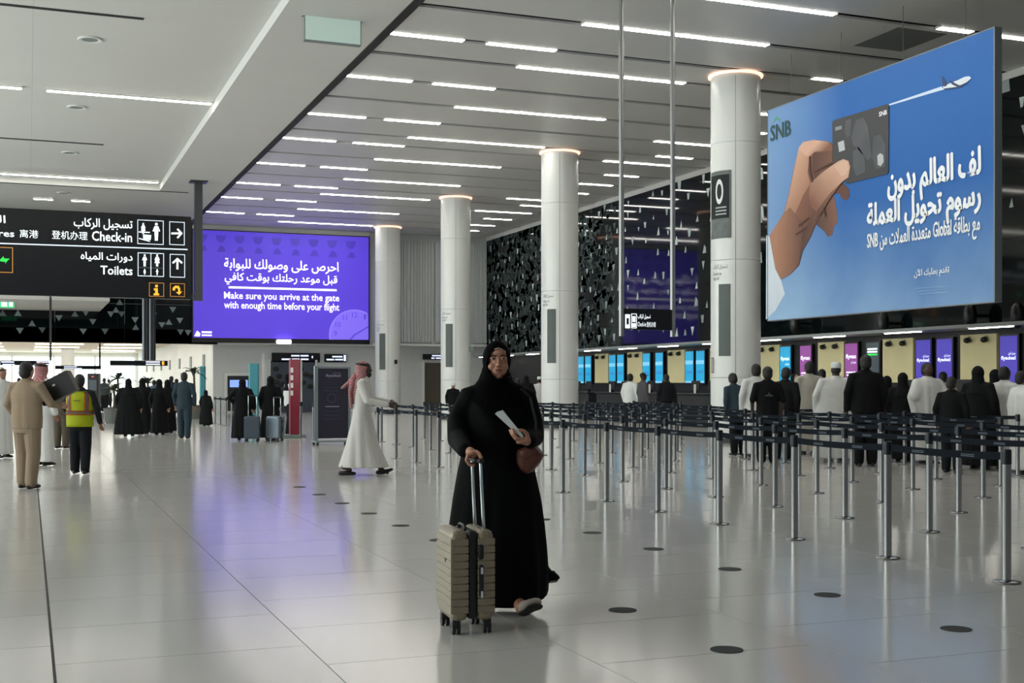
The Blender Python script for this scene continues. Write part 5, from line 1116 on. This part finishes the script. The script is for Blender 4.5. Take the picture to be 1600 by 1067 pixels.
chain(bm, [wp(846, 890), wp(858, 903, 7.8), wp(868, 907, 7.82), wp(872, 906.5, 7.83)], [(.045, .05), (.035, .045), (.015, .025), (.005, .01)], 10)
def rf(co):
    x, y, z = co[:, 0], co[:, 1], co[:, 2]; k = np.clip((.95 - z) / .8, 0, 1); th = np.arctan2(y, x + .01)
    s = 1 + k * .045 * (np.sin(9 * th + .7 + z * 1.5) * .6 + np.sin(14 * th - 1.1 - z * 2) * .4)
    r = co.copy(); r[:, 0] = x * s; r[:, 1] = y * s
    low = z < .22                                       # uneven hem, dipping at the middle
    r[:, 2] = np.where(low, z + .02 * (np.clip((x - .16) / .14, -.2, 1)) - .012 * np.sin(6 * x + 1), z)
    up = np.clip((z - .95) / .1, 0, 1); r[:, 1] += up * .006 * np.sin(34 * x + 22 * z) ; return r
robe = obj('robe', remesh(bm, .0085, 2, rf), C_abaya, wo, local=True)
# ---- head scarf with a face opening
bm = bmn()
ell(bm, wp(776.5, 566) + Vector((-.002, .022, .016)), (.087, .112, .118)); ell(bm, wp(774, 583) + Vector((0, .01, 0)), (.085, .098, .085))
loft(bm, [(*(wp(778, 668) + Vector((0, -.03, 0))), .13, .135), (*(wp(778, 645) + Vector((0, -.02, 0))), .17, .15), (*(wp(777, 622) + Vector((0, -.005, 0))), .175, .14), (*(wp(775, 606) + Vector((0, .0, 0))), .145, .125), (*(wp(774, 594) + Vector((0, -.0, 0))), .105, .11), (*(wp(774.5, 582) + Vector((0, .012, 0))), .088, .1)], 32)
me = remesh(bm, .0052, 3, lambda co: co + np.stack([0 * co[:, 0], .0035 * np.sin(60 * co[:, 2] + 25 * co[:, 0]) * (co[:, 2] < 1.48), 0 * co[:, 0]], 1))
op = [(wp(x, y).x, wp(x, y).z) for x, y in ((779,543.5),(785,546.5),(790.5,552),(794,560),(795.2,569),(794,577),(790.5,585),(785.5,591),(779,593.3),(772.5,591),(766.5,585),(762.6,577),(761.2,569),(763,560),(767.5,552),(773.5,546.5))]
def inside(x, z):
    c = False; n = len(op)
    for i in range(n):
        (x1, z1), (x2, z2) = op[i], op[i - 1]
        if (z1 > z) != (z2 > z) and x < (x2 - x1) * (z - z1) / (z2 - z1) + x1: c = not c
    return c
b2 = bmn(); b2.from_mesh(me)
kill = [f for f in b2.faces if f.calc_center_median().y < .0 and inside(f.calc_center_median().x, f.calc_center_median().z)]
bmesh.ops.delete(b2, geom=kill, context='FACES')
ed = [v for v in b2.verts if v.is_boundary]
for it in range(6):
    new = {}
    for v in ed:
        nb = [e.other_vert(v) for e in v.link_edges if e.is_boundary]
        if len(nb) == 2: new[v] = v.co * .4 + (nb[0].co + nb[1].co) * .3
    for v, c in new.items(): v.co = c
b2.to_mesh(me); b2.free(); me.polygons.foreach_set('use_smooth', [True] * len(me.polygons))
hj = obj('head_scarf', me, C_hij, wo, local=True); sf = hj.modifiers.new('solid', 'SOLIDIFY'); sf.thickness = .004; sf.offset = 1
obj('under_scarf', chain(bmn(), [wp(x, y) + Vector((0, q, 0)) for x, y, q in ((768, 550.5, -.058), (773.5, 546, -.072), (779, 544.3, -.076), (784.5, 546, -.072), (790, 550.5, -.058))], [.002, .0035, .004, .0035, .002], 8), mat('under_scarf_pale', '#9d8d82', .8), hj, local=True, smooth=True)
obj('chin_edge', chain(bmn(), [wp(x, y) + Vector((0, q, 0)) for x, y, q in ((761.5, 586, -.045), (763, 592, -.07), (772, 592.6, -.092), (782, 593, -.095), (792, 592, -.075), (796, 589, -.05))], [.0012, .0018, .0018, .0018, .0018, .0012], 6), mat('mask_edge', '#8d9494', .6), hj, local=True)
# ---- shoes
M_shoe = mat('sneaker_offwhite', '#b9ada0', .6, bump=.2, bscale=90); M_sole = mat('sneaker_sole', '#26241f', .8)
def shoe(he, to, nrm):
    L = (to - he); ln = L.length; L.normalize(); n = Vector(nrm); n = (n - L * n.dot(L)).normalized(); sd = L.cross(n); Rm = Matrix((L, sd, n)).transposed()
    c = (he + to) / 2
    bm = bmn(); ell(bm, c + L * ln * .24, (ln * .3, .047, .014), Rm); ell(bm, c - L * ln * .3, (ln * .22, .036, .014), Rm); ell(bm, c, (ln * .36, .036, .013), Rm)
    sl = remesh(bm, .004, 2)
    bm = bmn(); ell(bm, c + L * ln * .2 - n * .026, (ln * .31, .043, .03), Rm); ell(bm, c - L * ln * .28 - n * .036, (ln * .22, .036, .04), Rm); ell(bm, c - n * .03, (ln * .34, .037, .034), Rm)
    u = obj('shoe', remesh(bm, .004, 2), M_shoe, wo, local=True); obj('sole', sl, M_sole, u, local=True); return u
shoe(HE + Vector((.0, .01, .012)), TO, (.12, -.62, -.75)); h2 = wp(752, 940, 8.0); shoe(Vector((h2.x, h2.y + .06, .02)), Vector((h2.x, h2.y - .18, .02)), (0, 0, -1))
# ---- paper and bag
p3 = [(773.3, 646.5), (777, 643.2), (785.2, 641), (817.5, 680.5), (815.5, 684.2), (802.5, 673.5)]
t = thing('paper', 'folded white paper held in the hand of the traveller', 'paper', wo.location + Vector((0, 0, 1.1)))
TM = wo.matrix_basis
t.rotation_euler = (0, 0, 0)
pt3 = [TM @ wp(x, y, 7.365) for i, (x, y) in enumerate(p3)]
dn = TM.to_3x3() @ Vector((0, 1, 0))
t.location = pt3[3]
obj('sheet', prism(bmn(), pt3, dn * .003), mat('paper_white', '#d3dbd8', .7, var=.04, scale=30), t); obj('inner_fold', prism(bmn(), [TM @ wp(x, y, 7.372) for x, y in ((775.5, 644.2), (786, 640.6), (818.2, 680.5), (812, 681))], dn * .003), mat('paper_shade', '#aeb8b4', .7), t)
bg = TM @ wp(829, 717, 7.55)
t = thing('shoulder_bag', 'rounded brown leather bag hanging at the hip of the traveller', 'bag', (bg.x, bg.y, bg.z), -YAW)
M_lea = mat('brown_leather', '#5c2f22', .45, var=.12, scale=14, bump=.3, bscale=60)
def bl(x, y, dy=0): q = wp(x, y, 7.55) - wp(829, 717, 7.55); return q + Vector((0, dy, 0))
def pillow(pts, th):
    bm = bmn()
    for sgn in (-1, 1): pass
    c = sum((bl(*q) for q in pts), Vector()) / len(pts)
    n = len(pts); r0 = [bm.verts.new(bl(*q)) for q in pts]; fr_ = []; bk = []
    for f_, d in ((.82, .75), (.45, 1.0)):
        fr_.append([bm.verts.new(c + (bl(*q) - c) * f_ + Vector((0, -th * d, 0))) for q in pts]); bk.append([bm.verts.new(c + (bl(*q) - c) * f_ + Vector((0, th * d, 0))) for q in pts])
    for seq in ([r0] + fr_, [r0] + bk):
        for a, b in zip(seq, seq[1:]):
            for i in range(n): bm.faces.new((a[i], a[(i+1) % n], b[(i+1) % n], b[i]))
        bm.faces.new(seq[-1])
    return bm
sil = [(806.5, 712), (808, 703), (818, 699), (830, 694), (837, 693.5), (844, 701), (851, 711), (846, 721), (838, 731), (832, 738), (823, 740.5), (813, 734), (807.5, 724)]
obj('bag_body', remesh(pillow(sil, .06), .005, 4), M_lea, t, local=True)
obj('bag_flap', remesh(pillow([(808, 704), (819, 699.5), (831, 695), (837, 694.5), (842, 700), (838, 712), (828, 720), (817, 721), (809, 714)], .068), .005, 3), mat('brown_leather_flap', '#63362a', .45, var=.12, scale=14, bump=.3, bscale=60), t, local=True)
obj('strap', chain(bmn(), [bl(836, 695, 0), bl(838, 660, .06), bl(829, 622, .1), bl(815, 608, .06)], [(.008, .004)] * 4, 8), M_trim, t, local=True)
